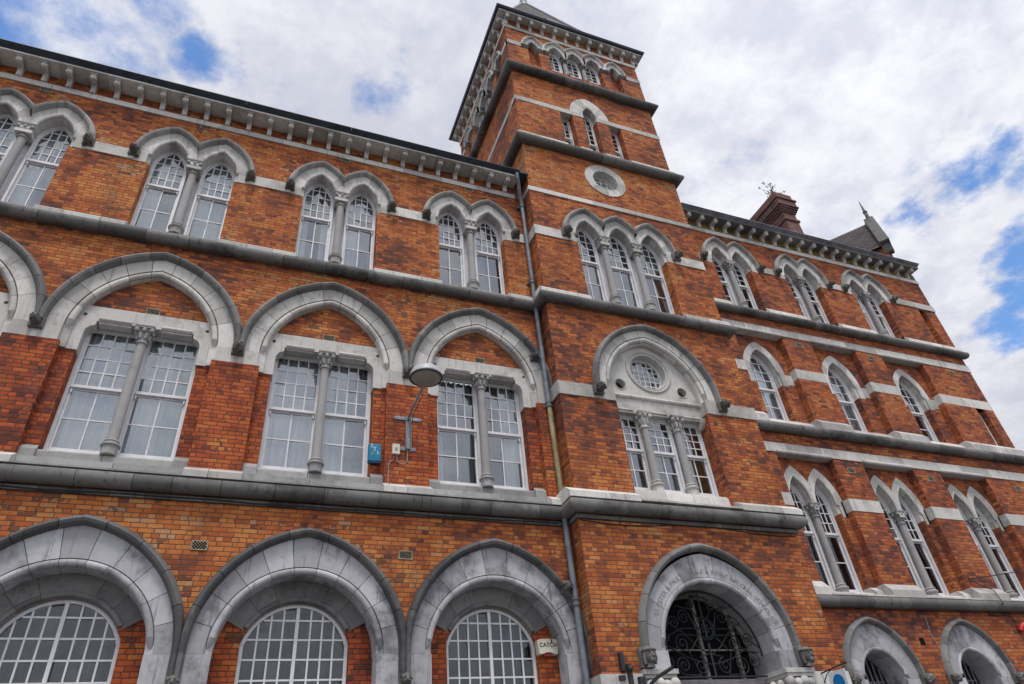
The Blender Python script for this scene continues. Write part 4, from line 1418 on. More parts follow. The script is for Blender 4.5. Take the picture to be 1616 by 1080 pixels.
    for i in range(-4, 4):
        for j in range(-4, 4):
            x, z = (i + 0.5) * 0.135, (j + 0.5) * 0.135
            if x * x + z * z < 0.5 ** 2: pane_quads(gp, x - 0.0675, x + 0.0675, 10.26 + z - 0.0675, 10.26 + z + 0.0675, 1, 1, 0.408)
    gp.build('pane', 'glass', ow)
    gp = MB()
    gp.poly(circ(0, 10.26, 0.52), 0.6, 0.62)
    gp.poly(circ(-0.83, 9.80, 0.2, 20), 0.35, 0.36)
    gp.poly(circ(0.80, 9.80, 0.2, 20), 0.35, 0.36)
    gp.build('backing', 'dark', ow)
    for k, (x, dr) in enumerate(((-0.80, dim), (0.0, [(0, 0.4, 'curtain_dim'), (0.4, 1, 'blind')]), (0.80, [(0, 1, 'curtain_gold')]))):
        sash(x, 0.345, 7.30, 9.07, 0.36, 8.22, 3, 4, (2, 2), None, drapes=dr, fr=0.05)
    f = MB()
    for x in (-1.17, -0.44, 0.36, 1.12): f.box(x, x + 0.06, 0.39, 0.46, 7.25, 9.07)
    f.build('mullion', 'white', B)
    for x in (-0.42, 0.42): column(x, 0.26, 7.20, 9.10, 0.085, caph=0.36, baseh=0.28, mat='granite', cap='stone', basemat='stone')
    k = MB()
    for sd in (-1, 1):
        k.loft([[(sd * 1.17 + xx, yy, zz) for yy, zz in ((0.1, 9.1), (0.12, 9.0), (0.2, 8.9), (0.36, 8.86), (0.36, 9.1))] for xx in (-0.09, 0.09)])
    k.build('corbel', 'stone', B)
    s = MB()
    s.runx([(-0.21, 6.80), (-0.21, 6.84), (-0.05, 6.90), (0.08, 6.98), (0.1, 7.14), (0.14, 7.2), (0.5, 7.22), (0.5, 6.7)], -1.19, 1.19, 0.85)
    s.build('sill', 'stone', B)
    for a, b in ((LX0, -1.19), (1.19, LX1)):
        s = MB()
        s.runx([(-0.20, 6.78), (-0.20, 6.90), (-0.02, 7.03), (0.4, 7.03), (0.4, 6.78)], a + (-0.2 if a == LX0 else 0.0), b + (0.2 if b == LX1 else 0), 0.62)
        s.build('pier_base', 'stone', B)
        s = MB()
        s.runx([(-0.03, 9.17), (-0.03, 9.49), (0.4, 9.49), (0.4, 9.17)], a + (-0.03 if a == LX0 else -0.01), b + (0.03 if b == LX1 else 0.01), 0.95)
        s.build('impost_band', 'stone', B)
    for a, b in ((-1.62, -1.16), (1.16, 1.62)):
        bj = MB()
        bj.box(a, b, 0.001, 0.5, 6.7, 9.17)
        bj.build('brick_jamb', 'brick_mix', B)
    label_stop(-1.60, 9.36, -0.06, 1.05)
    label_stop(1.60, 9.36, -0.06, 1.05)

    # second floor of the tower
    coupled(T2, S_ZS + 0.04, S_D, 1.138, 0.735, 0.98, 13.98, 0.35, hood_low=14.2)
    for x in (-0.49, 0.49): column(x, 0.13, 12.16, 14.40, 0.085, caph=0.36, baseh=0.28)
    for c, d_ in zip(T2, (dim, dim, dim)): sash(c, 0.36, 12.18, 0, 0.28, 13.62, 3, 5, (2, 2), (S_ZS + 0.04, 0.748, S_D), drapes=d_, fr=0.045)
    f = MB()
    for x in (-0.58, 0.40): f.box(x, x + 0.18, 0.32, 0.38, 12.15, 14.4)
    f.build('mullion', 'white', B)
    label_stop(-1.66, 14.17, -0.04, 1.1)
    label_stop(1.66, 14.17, -0.04, 1.1)
    for a, b in ((LX0 - 0.03, -1.62), (1.62, LX1 + 0.03)):
        s = MB()
        s.runx([(-0.03, 13.95), (-0.03, 14.26), (0.4, 14.26), (0.4, 13.95)], a, b, 0.8)
        s.build('impost_band', 'stone', B)
    for a, b in ((LX0 - 0.12, -1.33), (1.33, LX1 + 0.12)):
        s = MB()
        s.runx([(-0.12, 11.9), (-0.12, 12.03), (-0.004, 12.16), (0.3, 12.16), (0.3, 11.9)], a, b, 0.6)
        s.build('sill_course', 'stone', B)
    s = MB()
    s.runx([(-0.02, 11.9), (-0.06, 12.02), (0.05, 12.12), (0.4, 12.16), (0.4, 11.9)], -1.33, 1.33, 0.9)
    s.build('sill', 'stone', B)

    # oculus
    o_ = MB()
    o_.arch(0, OZ, [(0.40, 0, -0.02), (0.655, 0, -0.02), (0.655, 0, 0.12), (0.40, 0, 0.30)], [[a + 0.4 + (44.2) * i / 6 for i in range(7)] for a in range(0, 360, 45)])
    o_.arch(0, OZ, [(0.40, 0, -0.005), (0.47, 0, -0.028), (0.655, 0, -0.028), (0.655, 0, 0.1), (0.40, 0, 0.3)], [[a + 0.4 + (44.2) * i / 6 for i in range(7)] for a in range(0, 360, 45)]) if False else None
    o_.build('oculus_surround', 'stone', B)
    f = MB()
    f.arch(0, OZ, [(0.41, 0, 0.22), (0.365, 0, 0.22), (0.365, 0, 0.28), (0.41, 0, 0.28)], [[i * 9 for i in range(41)]])
    for x in (-0.2, 0, 0.2):
        zt = math.sqrt(0.38 ** 2 - x * x)
        f.box(x - 0.012, x + 0.012, 0.23, 0.26, OZ - zt, OZ + zt)
        f.box(-zt, zt, 0.232, 0.258, OZ + x - 0.012, OZ + x + 0.012)
    ow = f.build('round_window', 'white', B)
    gp = MB()
    gp.poly(circ(0, OZ, 0.4), 0.244, 0.246)
    gp.build('pane', 'glass_dimmed', ow)
    gp = MB()
    gp.poly(circ(0, OZ, 0.45), 0.45, 0.47)
    gp.build('blind', 'blind', ow)

    # three lights of the third stage
    r = MB()
    r.arch(0.02, ZS3, [(0.62, 0.28, -0.012), (0.96, 0.28, -0.012), (0.96, 0.28, 0.2), (0.62, 0.28, 0.2)], arch_groups(26, 12, spring=0, low=1) + jamb_groups(ZS3, 19.80, 0.4))
    r.arch(0.02, ZS3, [(0.515, 0.28, -0.012), (0.615, 0.28, -0.012), (0.615, 0.28, 0.34), (0.515, 0.28, 0.34)], arch_groups(26, 25, spring=0, low=1) + jamb_groups(ZS3, 19.80, 0.4))
    r.build('arch_ring', 'stone', B)
    for c in (-0.825, 0.885): sash(c, 0.215, 18.22, 19.80, 0.25, 18.86, 2, 4, (1, 1), None, inner='blind', fr=0.04, glass='glass_dimmed')
    sash(0.02, 0.235, 18.22, 0, 0.25, 18.86, 2, 6, (1, 1), (ZS3, 0.515, 0.28), inner='blind', fr=0.04, glass='glass_dimmed')
    for a, b in ((LX0 - 0.03, -0.66), (0.70, LX1 + 0.03)):
        s = MB()
        s.runx([(-0.012, 19.80), (-0.012, 20.0), (0.3, 20.0), (0.3, 19.80)], a, b, 0.9)
        s.build('stone_band', 'stone', B)
    for a, b in ((LX0 - 0.1, -1.04), (-0.61, -0.235), (0.235, 0.67), (1.10, LX1 + 0.1)):
        s = MB()
        s.runx([(-0.1, 17.98), (-0.1, 18.08), (-0.004, 18.2), (0.3, 18.2), (0.3, 17.98)], a, b, 0.7)
        s.build('sill_course', 'stone', B)


# belfry faces --------------------------------------------------------------------------------------
def belfry(detail=True):
    coupled(belf[1:4], B_ZS, 0.36, 0.90, 0.635, 0.72, 23.02, 0.28, hood='stone', hw=0.11, hp=0.09, step=30, key=14, rollr=0.03)
    for c in (belf[0], belf[4]): coupled([c], B_ZS, 0.36, 0.82, 0.565, 9, 23.02, 0.2, hood='stone', hw=0.11, hp=0.09, step=30, key=14, rollr=0.03)
    for c in (-0.36, 0.36): column(c, 0.14, 22.14, 23.32, 0.07, caph=0.32, baseh=0.12, cap='carving')
    for c in (belf[0], belf[4]):
        bd = MB()
        bd.box(c - 0.45, c + 0.45, 0.24, 0.32, 22.0, 23.9)
        bd.build('blind_niche', 'brick_red', B)
    for c in belf[1:4]: sash(c, 0.275, 22.16, 0, 0.22, 22.55, 2, 5, (2, 1), (B_ZS, 0.635, 0.36), inner='blind', fr=0.05, glass='glass_dimmed', bottom=0.05)
    for a, b in ((belf[0] + 0.2, belf[1] - 0.28), (belf[3] + 0.28, belf[4] - 0.2), (belf[0] - 0.44, belf[0] - 0.2), (belf[4] + 0.2, belf[4] + 0.44)):
        c = MB()
        c.box(a - 0.012, b + 0.012, -0.05, 0.3, 23.14, 23.20)
        c.box(a - 0.006, b + 0.006, -0.02, 0.3, 23.02, 23.14)
        n = max(2, int((b - a) / 0.09))
        for i in range(n): c.ball((a + (b - a) * (i + 0.5) / n, -0.03, 23.09), (0.035, 0.03, 0.05), 5)
        c.build('impost_capital', 'carving', B, 50)
    for a, b in ((LX0, belf[0] - 0.44), (belf[4] + 0.44, LX1)):
        s = MB()
        s.runx([(-0.014, 23.03), (-0.014, 23.25), (0.1, 23.25), (0.1, 23.03)], a - (0.014 if a == LX0 else 0), b + (0.014 if b == LX1 else 0), 0.8)
        s.build('impost_band', 'stone', B)


class Face:
    def __init__(s, loc, rz): s.loc, s.rz = Vector(loc), rz

    def __enter__(s): s.before = set(bpy.data.objects)

    def __exit__(s, *a):
        rot = Matrix.Rotation(s.rz, 4, 'Z')
        for o in [o for o in bpy.data.objects if o not in s.before and o.parent == B]:
            o.location = rot @ o.location + s.loc
            o.rotation_euler = (0, 0, o.rotation_euler.z + s.rz)


TW = TX1 - TX0
TYC = TY + TW / 2
with Face((CT, TY, 0), 0): belfry()
for loc, rz in (((TX0, TYC, 0), -math.pi / 2), ((TX1, TYC, 0), math.pi / 2)):
    with Face(loc, rz):
        wl = MB()
        wl.sheet([(-TW / 2, 0), (TW / 2, 0), (TW / 2, 24.65), (-TW / 2, 24.65)], belfry_holes(), 0.0, 0.32)
        wl.build('tower_wall', 'brick_tower', B)
        LX0s, LX1s = LX0, LX1
        LX0, LX1 = -TW / 2, TW / 2
        belfry()
        LX0, LX1 = LX0s, LX1s
wl = MB()
wl.box(TX0 + 0.01, TX1 - 0.01, TY + TW - 0.3, TY + TW, 0, 24.5)
wl.build('tower_wall', 'brick', B)
# a dark lining keeps daylight from passing straight through the belfry
wl = MB()
wl.box(TX0 + 0.9, TX1 - 0.9, TY + 0.9, TY + TW - 0.9, 5.6, 24.3)
wl.build('lining', 'dark', B)


def ring_course(prof, name, mat, y_to=None, seg=0.8):
    """(out, z) profile carried round the tower with mitred corners; y_to limits the returns."""
    x0, x1, y0, y1 = TX0, TX1, TY, TY + TW
    yb = y1 if y_to is None else y_to
    m = MB()
    def run(fn, a, b, ma, mb_):
        for i, (p, q) in enumerate(gapseg(a, b, seg, 0.004)):
            m.loft([[fn(p, o, z, ma if p == a else 0) for o, z in prof], [fn(q, o, z, mb_ if q == b else 0) for o, z in prof]])
    run(lambda t, o, z, k: (t + k * o, y0 - o, z), x0, x1, -1, 1)
    run(lambda t, o, z, k: (x0 - o, t + k * o, z), y0, yb, -1, 1 if y_to is None else 0)
    run(lambda t, o, z, k: (x1 + o, t + k * o, z), y0, yb if y_to is None else min(yb, 0.0 + 0.0), -1, 1 if y_to is None else 0)
    if y_to is None: run(lambda t, o, z, k: (t + k * o, y1 + o, z), x0, x1, -1, 1)
    m.build(name, mat, B)


def rp(oc, zc, r): return [(-y, z) for y, z in roll_prof(-oc, zc, r, 0.02)]


ring_course(rp(0.105, 6.65, 0.13), 'string_course', 'stone_roll', 0.05)
ring_course([(-0.02, 6.43), (0.05, 6.43), (0.05, 6.5), (-0.02, 6.53)], 'string_course', 'stone_roll', 0.05, 0.45)
ring_course([(-0.02, 9.17), (0.028, 9.17), (0.028, 9.488), (-0.02, 9.488)], 'impost_band', 'stone', 0.02) if False else None
ring_course(rp(0.105, 11.79, 0.12), 'string_course', 'stone_roll', 0.05)
ring_course([(-0.02, 15.60), (0.035, 15.60), (0.035, 15.755), (-0.02, 15.755)], 'white_band', 'stone', None, 0.95)
ring_course(rp(0.11, 17.75, 0.14), 'string_course', 'stone_roll', None)
ring_course(rp(0.11, 21.48, 0.14), 'string_course', 'stone_roll', None)
ring_course([(-0.02, 24.0), (0.035, 24.0), (0.035, 24.16), (-0.02, 24.16)], 'white_band', 'stone', None, 0.95)
ring_course([(-0.02, 22.02), (0.08, 22.02), (0.005, 22.13), (-0.02, 22.13)], 'sill_course', 'stone', None, 0.7) if False else None
# bands carried along the left return of the tower
for z0, z1 in ((9.17, 9.49), (13.95, 14.26)):
    s = MB()
    s.box(TX0 - 0.028, TX0 + 0.02, TY - 0.02, 0.02, z0 + 0.001, z1 - 0.001)
    s.build('impost_band', 'stone', B)
for rz_x in (TX0 - 0.012, TX1 + 0.012):
    s = MB()
    s.box(min(rz_x, rz_x + (0.03 if rz_x < 8 else -0.03)), max(rz_x, rz_x + (0.03 if rz_x < 8 else -0.03)), TY + 0.05, TY + TW, 19.80, 20.0)
    s.build('stone_band', 'stone', B)
# eaves of the tower
TSOF, TG = 24.56, 24.72
SO, GO = 0.27, 0.375
ring_course([(-0.2, TSOF), (SO, TSOF), (SO, TSOF + 0.05), (-0.2, TSOF + 0.06)], 'eaves_slab', 'stone', None, 1.2)
ring_course([(-0.1, TSOF + 0.061), (SO - 0.01, TSOF + 0.061), (SO + 0.02, TSOF + 0.08), (GO - 0.03, TSOF + 0.09), (GO - 0.02, TSOF + 0.12), (GO, TG - 0.02), (GO, TG), (GO - 0.03, TG), (-0.1, TG - 0.02)], 'gutter', 'gutter', None, 2.6)
for i in range(12): bracket(TX0 + 0.04 + (TW - 0.08) * i / 11, TY, 24.162, 1.66, 0, 0.68)
for i in range(12):
    bracket(TX0, TY + 0.04 + (TW - 0.08) * i / 11, 24.162, 1.66, -math.pi / 2, 0.68)
    bracket(TX1, TY + 0.04 + (TW - 0.08) * i / 11, 24.162, 1.66, math.pi / 2, 0.68)
# slated pyramid
e = 0.03
ap = (8.25, 2.12, 32.2)
rf = MB()
q = [(TX0 - e, TY - e), (TX1 + e, TY - e), (TX1 + e, TY + TW + e), (TX0 - e, TY + TW + e)]
for i in range(4):
    a, b = q[i], q[(i + 1) % 4]
    N = 30
    for k in range(N):
        t0, t1 = k / N, (k + 1) / N
        L3 = lambda p, t, o=0.0: (p[0] + (ap[0] - p[0]) * t, p[1] + (ap[1] - p[1]) * t, TG - 0.05 + (ap[2] - TG) * t + o)
        lift = 0.0
        rf.add([L3(a, t0 - 0.004), L3(b, t0 - 0.004), L3(b, t1), L3(a, t1)], [(0, 1, 2, 3)])
rfo = rf.build('tower_roof', 'slate', B)
hp = MB()
for p in q: hp.tube([(p[0], p[1], TG), ap], 0.05, 6)
hp.build('hip_ridge', 'gutter_grey', B)
fn = MB()
fn.lathe(ap[0], ap[1], [(0.16, ap[2] - 0.4), (0.13, ap[2] - 0.1), (0.17, ap[2] - 0.02), (0.17, ap[2] + 0.05), (0.06, ap[2] + 0.12), (0.04, ap[2] + 0.5), (0.09, ap[2] + 0.6), (0.02, ap[2] + 0.75), (0.012, ap[2] + 2.0)], 10)
fn.build('finial', 'lampgrey', B)
rl = MB()
tt = 0.30
cxr = (TX0 + TX1) / 2 + (ap[0] - (TX0 + TX1) / 2) * tt
yr = TY - e + (ap[1] - TY + e) * tt
zr = TG - 0.05 + (ap[2] - TG) * tt
rl.loft([[(cxr + 0.1 + x, yr - 0.10 + dy, zr + dz) for x, dy, dz in ((-0.28, 0, 0), (0.28, 0, 0), (0.28, 0.28, 0.85), (-0.28, 0.28, 0.85))], [(cxr + 0.1 + x, yr + 0.05 + dy, zr + dz) for x, dy, dz in ((-0.28, 0, 0), (0.28, 0, 0), (0.28, 0.28, 0.85), (-0.28, 0.28, 0.85))]])
rl.build('rooflight', 'gutter', B)

# inscription ---------------------------------------------------------------------------------------
def text_mesh(txt, size, depth=0.003):
    cu = bpy.data.curves.new('lettering', 'FONT')
    cu.body = txt
    cu.size = size
    cu.extrude = depth
    cu.align_x = 'CENTER'
    cu.align_y = 'BOTTOM_BASELINE'
    ob = bpy.data.objects.new('lettering', cu)
    col.objects.link(ob)
    dg = bpy.context.evaluated_depsgraph_get()
    me = bpy.data.meshes.new_from_object(ob.evaluated_get(dg))
    bpy.data.objects.remove(ob)
    bpy.data.curves.remove(cu)
    return me


def text_obj(txt, size, mat, mw, parent, name='lettering'):
    me = text_mesh(txt, size)
    if parent is not None: me.transform(mw)
    me.materials.append(M[mat])
    o = bpy.data.objects.new(name, me)
    col.objects.link(o)
    if parent is not None: o.parent = parent
    else: o.matrix_world = mw
    return o


INS = "SS PETER & PAUL'S FEMALE & INFANT NATIONAL SCHOOLS"
wid = {' ': 0.055, "'": 0.035, 'I': 0.045, 'M': 0.11, '&': 0.095, 'W': 0.12}
tot = sum(wid.get(c, 0.085) for c in INS)
a_span = 156 - 23
pos_ = 0.0
bmi = bmesh.new()
for ch in INS + ' ':
    wc = wid.get(ch, 0.085)
    ang = 156 - a_span * (pos_ + wc / 2) / tot
    pos_ += wc
    if ch == ' ':
        me = bpy.data.meshes.new('inscription')
        bmi.to_mesh(me)
        bmi.free()
        me.materials.append(M['incised'])
        io = bpy.data.objects.new('inscription', me)
        col.objects.link(io)
        io.parent = B
        bmi = bmesh.new()
        continue
    me = text_mesh(ch, 0.125, 0.002)
    ph = R_(ang)
    rad = 1.345
    mat = Matrix.Translation((CT + rad * math.cos(ph), TY - 0.0075, D_ZS + rad * math.sin(ph))) @ Matrix.Rotation(-(ph - math.pi / 2), 4, 'Y') @ Matrix.Rotation(math.pi / 2, 4, 'X')
    me.transform(mat)
    bmi.from_mesh(me)
    bpy.data.meshes.remove(me)
bmi.free()
# plinth and stone base of the tower
for a, b, c, d in ((TX0 - 0.06, CT - 1.72, TX0 - 0.06, TX0 + 0.1), (CT + 1.72, TX1 + 0.06, TX1 - 0.1, TX1 + 0.06)):
    s = MB()
    s.box(a, b, TY - 0.06, TY + 0.3, 0.0, 3.78)
    s.box(c, d, TY + 0.3, 0.02, 0.0, 3.78)
    s.build('plinth', 'stone', B)
s = MB()
s.box(XL, TX0 - 0.06, -0.09, 0.3, 0.0, 0.92)
s.build('plinth', 'stone', B)

# ------------------------------------------------------------------ RIGHT WING
XR = 20.65
PR = 2.68
RB = [12.36 + PR * k for k in range(3)]
holes = []
GR_ZS = 3.72
RD = 0.20
for c in RB:
    holes.append(arch_hole(c - 0.06, GR_ZS, 1.13, 0.185, 0.9))
    holes.append([(c + 0.86, 5.36), (c + 0.86, 8.66), (c - 0.86, 8.66), (c - 0.86, 5.36)])
    holes.append([(c + 0.83, 9.5), (c + 0.83, 12.44), (c - 0.83, 12.44), (c - 0.83, 9.5)])
    holes.append(multi_hole([c - 0.36, c + 0.38], 15.0, 0.99, 0.444, 14.90, 0.285, 13.2, 0.74))
holes.append([(19.86, 13.42), (20.17, 13.42), (20.17, 14.98), (19.86, 14.98)])
holes.append([(19.88, 9.72), (20.26, 9.72), (20.26, 11.02), (19.88, 11.02)])
wl = MB()
wl.sheet([(TX1 - 0.1, 0), (XR, 0), (XR, 16.6), (TX1 - 0.1, 16.6)], holes, 0.0, 0.36)
wl.build('wall', 'brick_mix', B)
wl = MB()
wl.box(XR - 0.3, XR - 0.001, 0.001, 8.6, 0, 16.6)
wl.box(TX1, XR - 0.3, 8.3, 8.6, 0, 16.6)
wl.build('rear_wall', 'brick_mix', B)
s = MB()
s.box(TX1 + 0.07, XR + 0.05, -0.09, 0.3, 0.0, 0.92)
s.build('plinth', 'stone', B)

for c in RB:
    g0 = c - 0.06
    h = MB()
    h.arch(g0, GR_ZS, hood_prof(1.2, 0.185, 0.13, 0.12), arch_groups(21, 10, low=1, sub=4))
    h.build('hood_moulding', 'stone_dark', B)
    r = MB()
    r.arch(g0, GR_ZS, [(0.60, 0, -0.006), (1.10, 0.185, -0.006), (1.10, 0.185, 0.3), (0.60, 0, 0.3)], arch_groups(24, 12, low=1, sub=4))
    r.arch(g0, GR_ZS, [(0.52, 0, -0.006), (1.10, 0.185, -0.006), (1.10, 0.185, 0.5), (0.52, 0, 0.5)], jamb_groups(GR_ZS, 0.9, 0.5))
    r.arch(g0, GR_ZS, [(0.52, 0, 0.05), (0.605, 0, 0.03), (0.605, 0, 0.6), (0.52, 0, 0.6)], arch_groups(24, 12, low=1, sub=4))
    r.build('arch_ring', 'stone_blue', B)
    q = MB()
    q.arch(g0, GR_ZS, circ_prof(0.562, 0, 0.02, 0.042), arch_groups(24, 12, spring=8, sub=3))
    roll_stops(q, g0, GR_ZS, 0.562, 0, 0.02, 0.042, 8)
    q.build('roll_moulding', 'stone_blue', B)
    label_stop(g0 + 0.97, GR_ZS - 0.03, -0.03, 0.95)
    label_stop(g0 - 0.97, GR_ZS - 0.03, -0.03, 0.95)
    f = MB()
    f.arch(g0, GR_ZS, [(0.52, 0, 0.5), (0.47, 0, 0.5), (0.47, 0, 0.56), (0.52, 0, 0.56)], [[180 - 9 * i for i in range(21)]])
    f.box(g0 - 0.52, g0 - 0.47, 0.5, 0.56, 1.8, GR_ZS)
    f.box(g0 + 0.47, g0 + 0.52, 0.5, 0.56, 1.8, GR_ZS)
    f.box(g0 - 0.7, g0 + 0.7, 0.2, 0.6, 0.9, 1.8)
    wn = f.build('window', 'iron', B)
    f = MB()
    for i in range(-3, 4):
        x = i * 0.13
        f.box(g0 + x - 0.012, g0 + x + 0.012, 0.47, 0.495, 1.8, GR_ZS + math.sqrt(0.48 ** 2 - x * x))
    for z in (3.3, 3.75): f.box(g0 - 0.45, g0 + 0.45, 0.497, 0.515, z - 0.012, z + 0.012)
    f.build('window_bar', 'galv', wn)
    f = MB()
    pane_quads(f, g0 - 0.5, g0 + 0.5, 1.8, 4.3, 2, 4, 0.53, lambda x: GR_ZS + math.sqrt(max(0, 0.5 ** 2 - (x - g0) ** 2)))
    f.build('pane', 'glass_dimmed', wn)
    f = MB()
    f.box(g0 - 0.55, g0 + 0.55, 0.7, 0.72, 1.7, 4.4)
    f.build('blind', 'blind_dark', wn)

    # first floor recess with coupled lancets
    cs = [c - 0.37, c + 0.37]
    zs, d = 7.48, 0.65
    bw = MB()
    bw.sheet([(c + 0.87, 5.3), (c + 0.87, 8.67), (c - 0.87, 8.67), (c - 0.87, 5.3)], [multi_hole(cs, zs, 1.14, d, 7.30, 0.29, 5.4, 0.74)], RD, 0.55)
    bw.build('recess_wall', 'brick_mix', B)
    coupled(cs, zs, d, 1.17, 0.945, 0.74, 7.20, 0.29, y0=RD, hood=None, hw=0.02, depth=0.3, step=30, key=16, rollr=0.03)
    column(c, RD + 0.14, 5.42, 7.52, 0.082, caph=0.30, baseh=0.26, mat='granite', cap='granite')
    for x in cs: sash(x, 0.29, 5.5, 0, RD + 0.23, 6.86, 3, 5, (1, 2), (zs, 0.94, d), inner='blind_dark', fr=0.055, glass='glass_dimmed', bottom=0.12)
    f = MB()
    f.box(c - 0.09, c + 0.09, RD + 0.27, RD + 0.31, 5.45, 7.5)
    f.build('mullion', 'white', B)
    s = MB()
    s.runx([(-0.17, 5.28), (-0.17, 5.31), (0.0, 5.36), (0.12, 5.40), (0.14, 5.45), (0.6, 5.5), (0.6, 5.2)], c - 0.85, c + 0.85, 0.8)
    for sd in (-1, 1):
        a, b = sorted((c + sd * 0.648, c + sd * 0.848))
        s.runx([(0.06, 5.3), (0.06, 5.46), (RD, 5.58), (0.4, 5.58), (0.4, 5.3)], a, b)
    s.build('sill', 'stone', B)
    # second floor recess with a single lancet
    c2 = c - 0.03
    zs, d = 11.22, 0.46
    bw = MB()
    bw.sheet([(c + 0.84, 9.4), (c + 0.84, 12.45), (c - 0.84, 12.45), (c - 0.84, 9.4)], [multi_hole([c2], zs, 1.08, d, 10.86, 0.42, 9.5, 9)], RD, 0.55)
    bw.build('recess_wall', 'brick_mix', B)
    coupled([c2], zs, d, 1.12, 0.885, 9, 10.84, 0.42, y0=RD, hood=None, hw=0.02, depth=0.3, step=24, key=12, rollr=0.03)
    sash(c2, 0.42, 9.78, 0, RD + 0.22, 10.80, 3, 4, (2, 2), (zs, 0.88, d), fr=0.05, drapes=[(0, 1, 'curtain' if c < 16 else 'blind')], bottom=0.06)
    s = MB()
    s.runx([(-0.15, 9.38), (-0.15, 9.42), (0.05, 9.55), (0.14, 9.70), (0.6, 9.74), (0.6, 9.3)], c - 0.82, c + 0.82, 0.8)
    s.build('sill', 'stone', B)
    # third floor coupled windows
    cs = [c - 0.36, c + 0.38]
    coupled(cs, 15.0, 0.444, 1.094, 0.734, 0.74, 14.86, 0.285, hood_low=14.98, hw=0.13, hp=0.12, step=24, key=12, rollr=0.035)
    column(c + 0.01, 0.13, 13.36, 15.14, 0.078, caph=0.30, baseh=0.24)
    for x in cs: sash(x, 0.29, 13.42, 0, 0.27, 14.44, 2, 5, (2, 2), (15.0, 0.734, 0.444), inner='blind', fr=0.055, glass='glass_dimmed')
    f = MB()
    f.box(c - 0.06, c + 0.08, 0.30, 0.34, 13.38, 15.1)
    f.build('mullion', 'white', B)
    label_stop(c + 0.01 - 1.03, 15.0, -0.03, 0.9)
    label_stop(c + 0.01 + 1.03, 15.0, -0.03, 0.9)
    s = MB()
    s.runx([(-0.02, 13.1), (-0.06, 13.25), (0.05, 13.34), (0.35, 13.37), (0.35, 13.1)], c - 0.64, c + 0.66, 0.7)
    s.build('sill', 'stone', B)

# piers' stones of the right wing
edges = [TX1 + 0.0] + RB + [XR]
for k in range(4):
    a1 = TX1 + 0.0 if k == 0 else RB[k - 1] + 0.86
    b1 = XR if k == 3 else RB[k] - 0.86
    for nm, prof, da in (('impost_band', [(-0.006, 7.30), (-0.006, 7.60), (RD + 0.02, 7.60), (RD + 0.02, 7.30)], 0.006), ('pier_base', [(-0.16, 5.28), (-0.16, 5.44), (-0.01, 5.60), (0.2, 5.60), (0.2, 5.28)], 0.006)):
        s = MB()
        s.runx(prof, a1 - (da if k else 0), b1 + (da if k < 3 else 0), 1.0)
        s.build(nm, 'stone', B)
    a2 = TX1 + 0.0 if k == 0 else RB[k - 1] + 0.83
    b2 = XR if k == 3 else RB[k] - 0.83
    for nm, prof, da in (('impost_band', [(-0.006, 11.02), (-0.006, 11.33), (RD + 0.02, 11.33), (RD + 0.02, 11.02)], 0.006), ('pier_base', [(-0.15, 9.38), (-0.15, 9.60), (-0.01, 9.75), (0.2, 9.75), (0.2, 9.38)], 0.006)):
        s = MB()
        s.runx(prof, a2 - (da if k else 0), b2 + (da if k < 3 else 0) + (0.01 if k == 3 else 0), 1.0)
        s.build(nm, 'stone', B)
    a3 = TX1 + 0.0 if k == 0 else RB[k - 1] + 0.01 + 1.02
    b3 = XR if k == 3 else RB[k] + 0.01 - 1.02
    s = MB()
    s.runx([(-0.03, 14.90), (-0.03, 15.14), (0.05, 15.14), (0.05, 14.90)], a3, b3 + (0.02 if k == 3 else 0), 0.8)
    s.build('impost_band', 'stone', B)
    a4 = TX1 + 0.0 if k == 0 else RB[k - 1] + 0.01 + 0.655
    b4 = XR if k == 3 else RB[k] + 0.01 - 0.655
    s = MB()
    s.runx([(-0.11, 13.1), (-0.11, 13.28), (-0.004, 13.42), (0.1, 13.42), (0.1, 13.1)], a4, b4 + (0.02 if k == 3 else 0), 0.8)
    s.build('sill_course', 'stone', B)
for c in RB:                                  # returns of the imposts on the recess walls
    for sd in (-1, 1):
        s = MB()
        a, b = sorted((c + sd * 0.88, c - 0.07 * 0 + sd * 0.84))
        s.box(min(c + sd * 0.80, c + sd * 0.87), max(c + sd * 0.80, c + sd * 0.87), RD - 0.008, 0.3, 7.20, 7.60)
        s.build('impost_block', 'stone', B)
        s = MB()
        x0, x1 = (c - 0.03 + 0.655, c + 0.84) if sd > 0 else (c - 0.84, c - 0.03 - 0.655)
        s.box(x0, x1, RD - 0.008, 0.32, 10.90, 11.22)
        s.build('impost_block', 'stone', B)
for zb, zt in ((8.65, 8.90), (12.43, 12.67)):
    s = MB()
    s.runx([(-0.02, zb), (-0.02, zt), (0.1, zt), (0.1, zb)], TX1 + 0.001, XR + 0.02, 1.0)
    for c in RB:
        hw_ = 0.86 if zb < 10 else 0.83
        s.loft([[(x, -0.005 - 0.04 * math.cos(R_(a)), zb + 0.02 + 0.045 * math.sin(R_(a))) for a in range(0, 360, 30)] for x in (c - hw_ + 0.03, c + hw_ - 0.03)])
        s.box(c - hw_, c + hw_, 0.02, 0.2, zb - 0.03, zb - 0.001)
    s.build('lintel_band', 'stone', B)
for z, r_ in ((5.17, 0.115), (9.31, 0.115), (13.05, 0.105)):
    s = MB()
    s.runx(roll_prof(-0.1, z, r_, 0.02), TX1 + 0.0, XR + 0.12, 0.9, 0.005)
    s.build('string_course', 'stone_roll', B)
for x, z in ((13.71, 12.22), (16.40, 12.24), (19.70, 12.24), (13.70, 8.37), (16.40, 8.40), (19.70, 8.40)): vent(x, z, -0.001, 0.235, 0.15)
s = MB()
s.box(13.60, 13.74, -0.002, 0.02, 4.35, 4.5)
s.build('putlog_hole', 'dark', B)
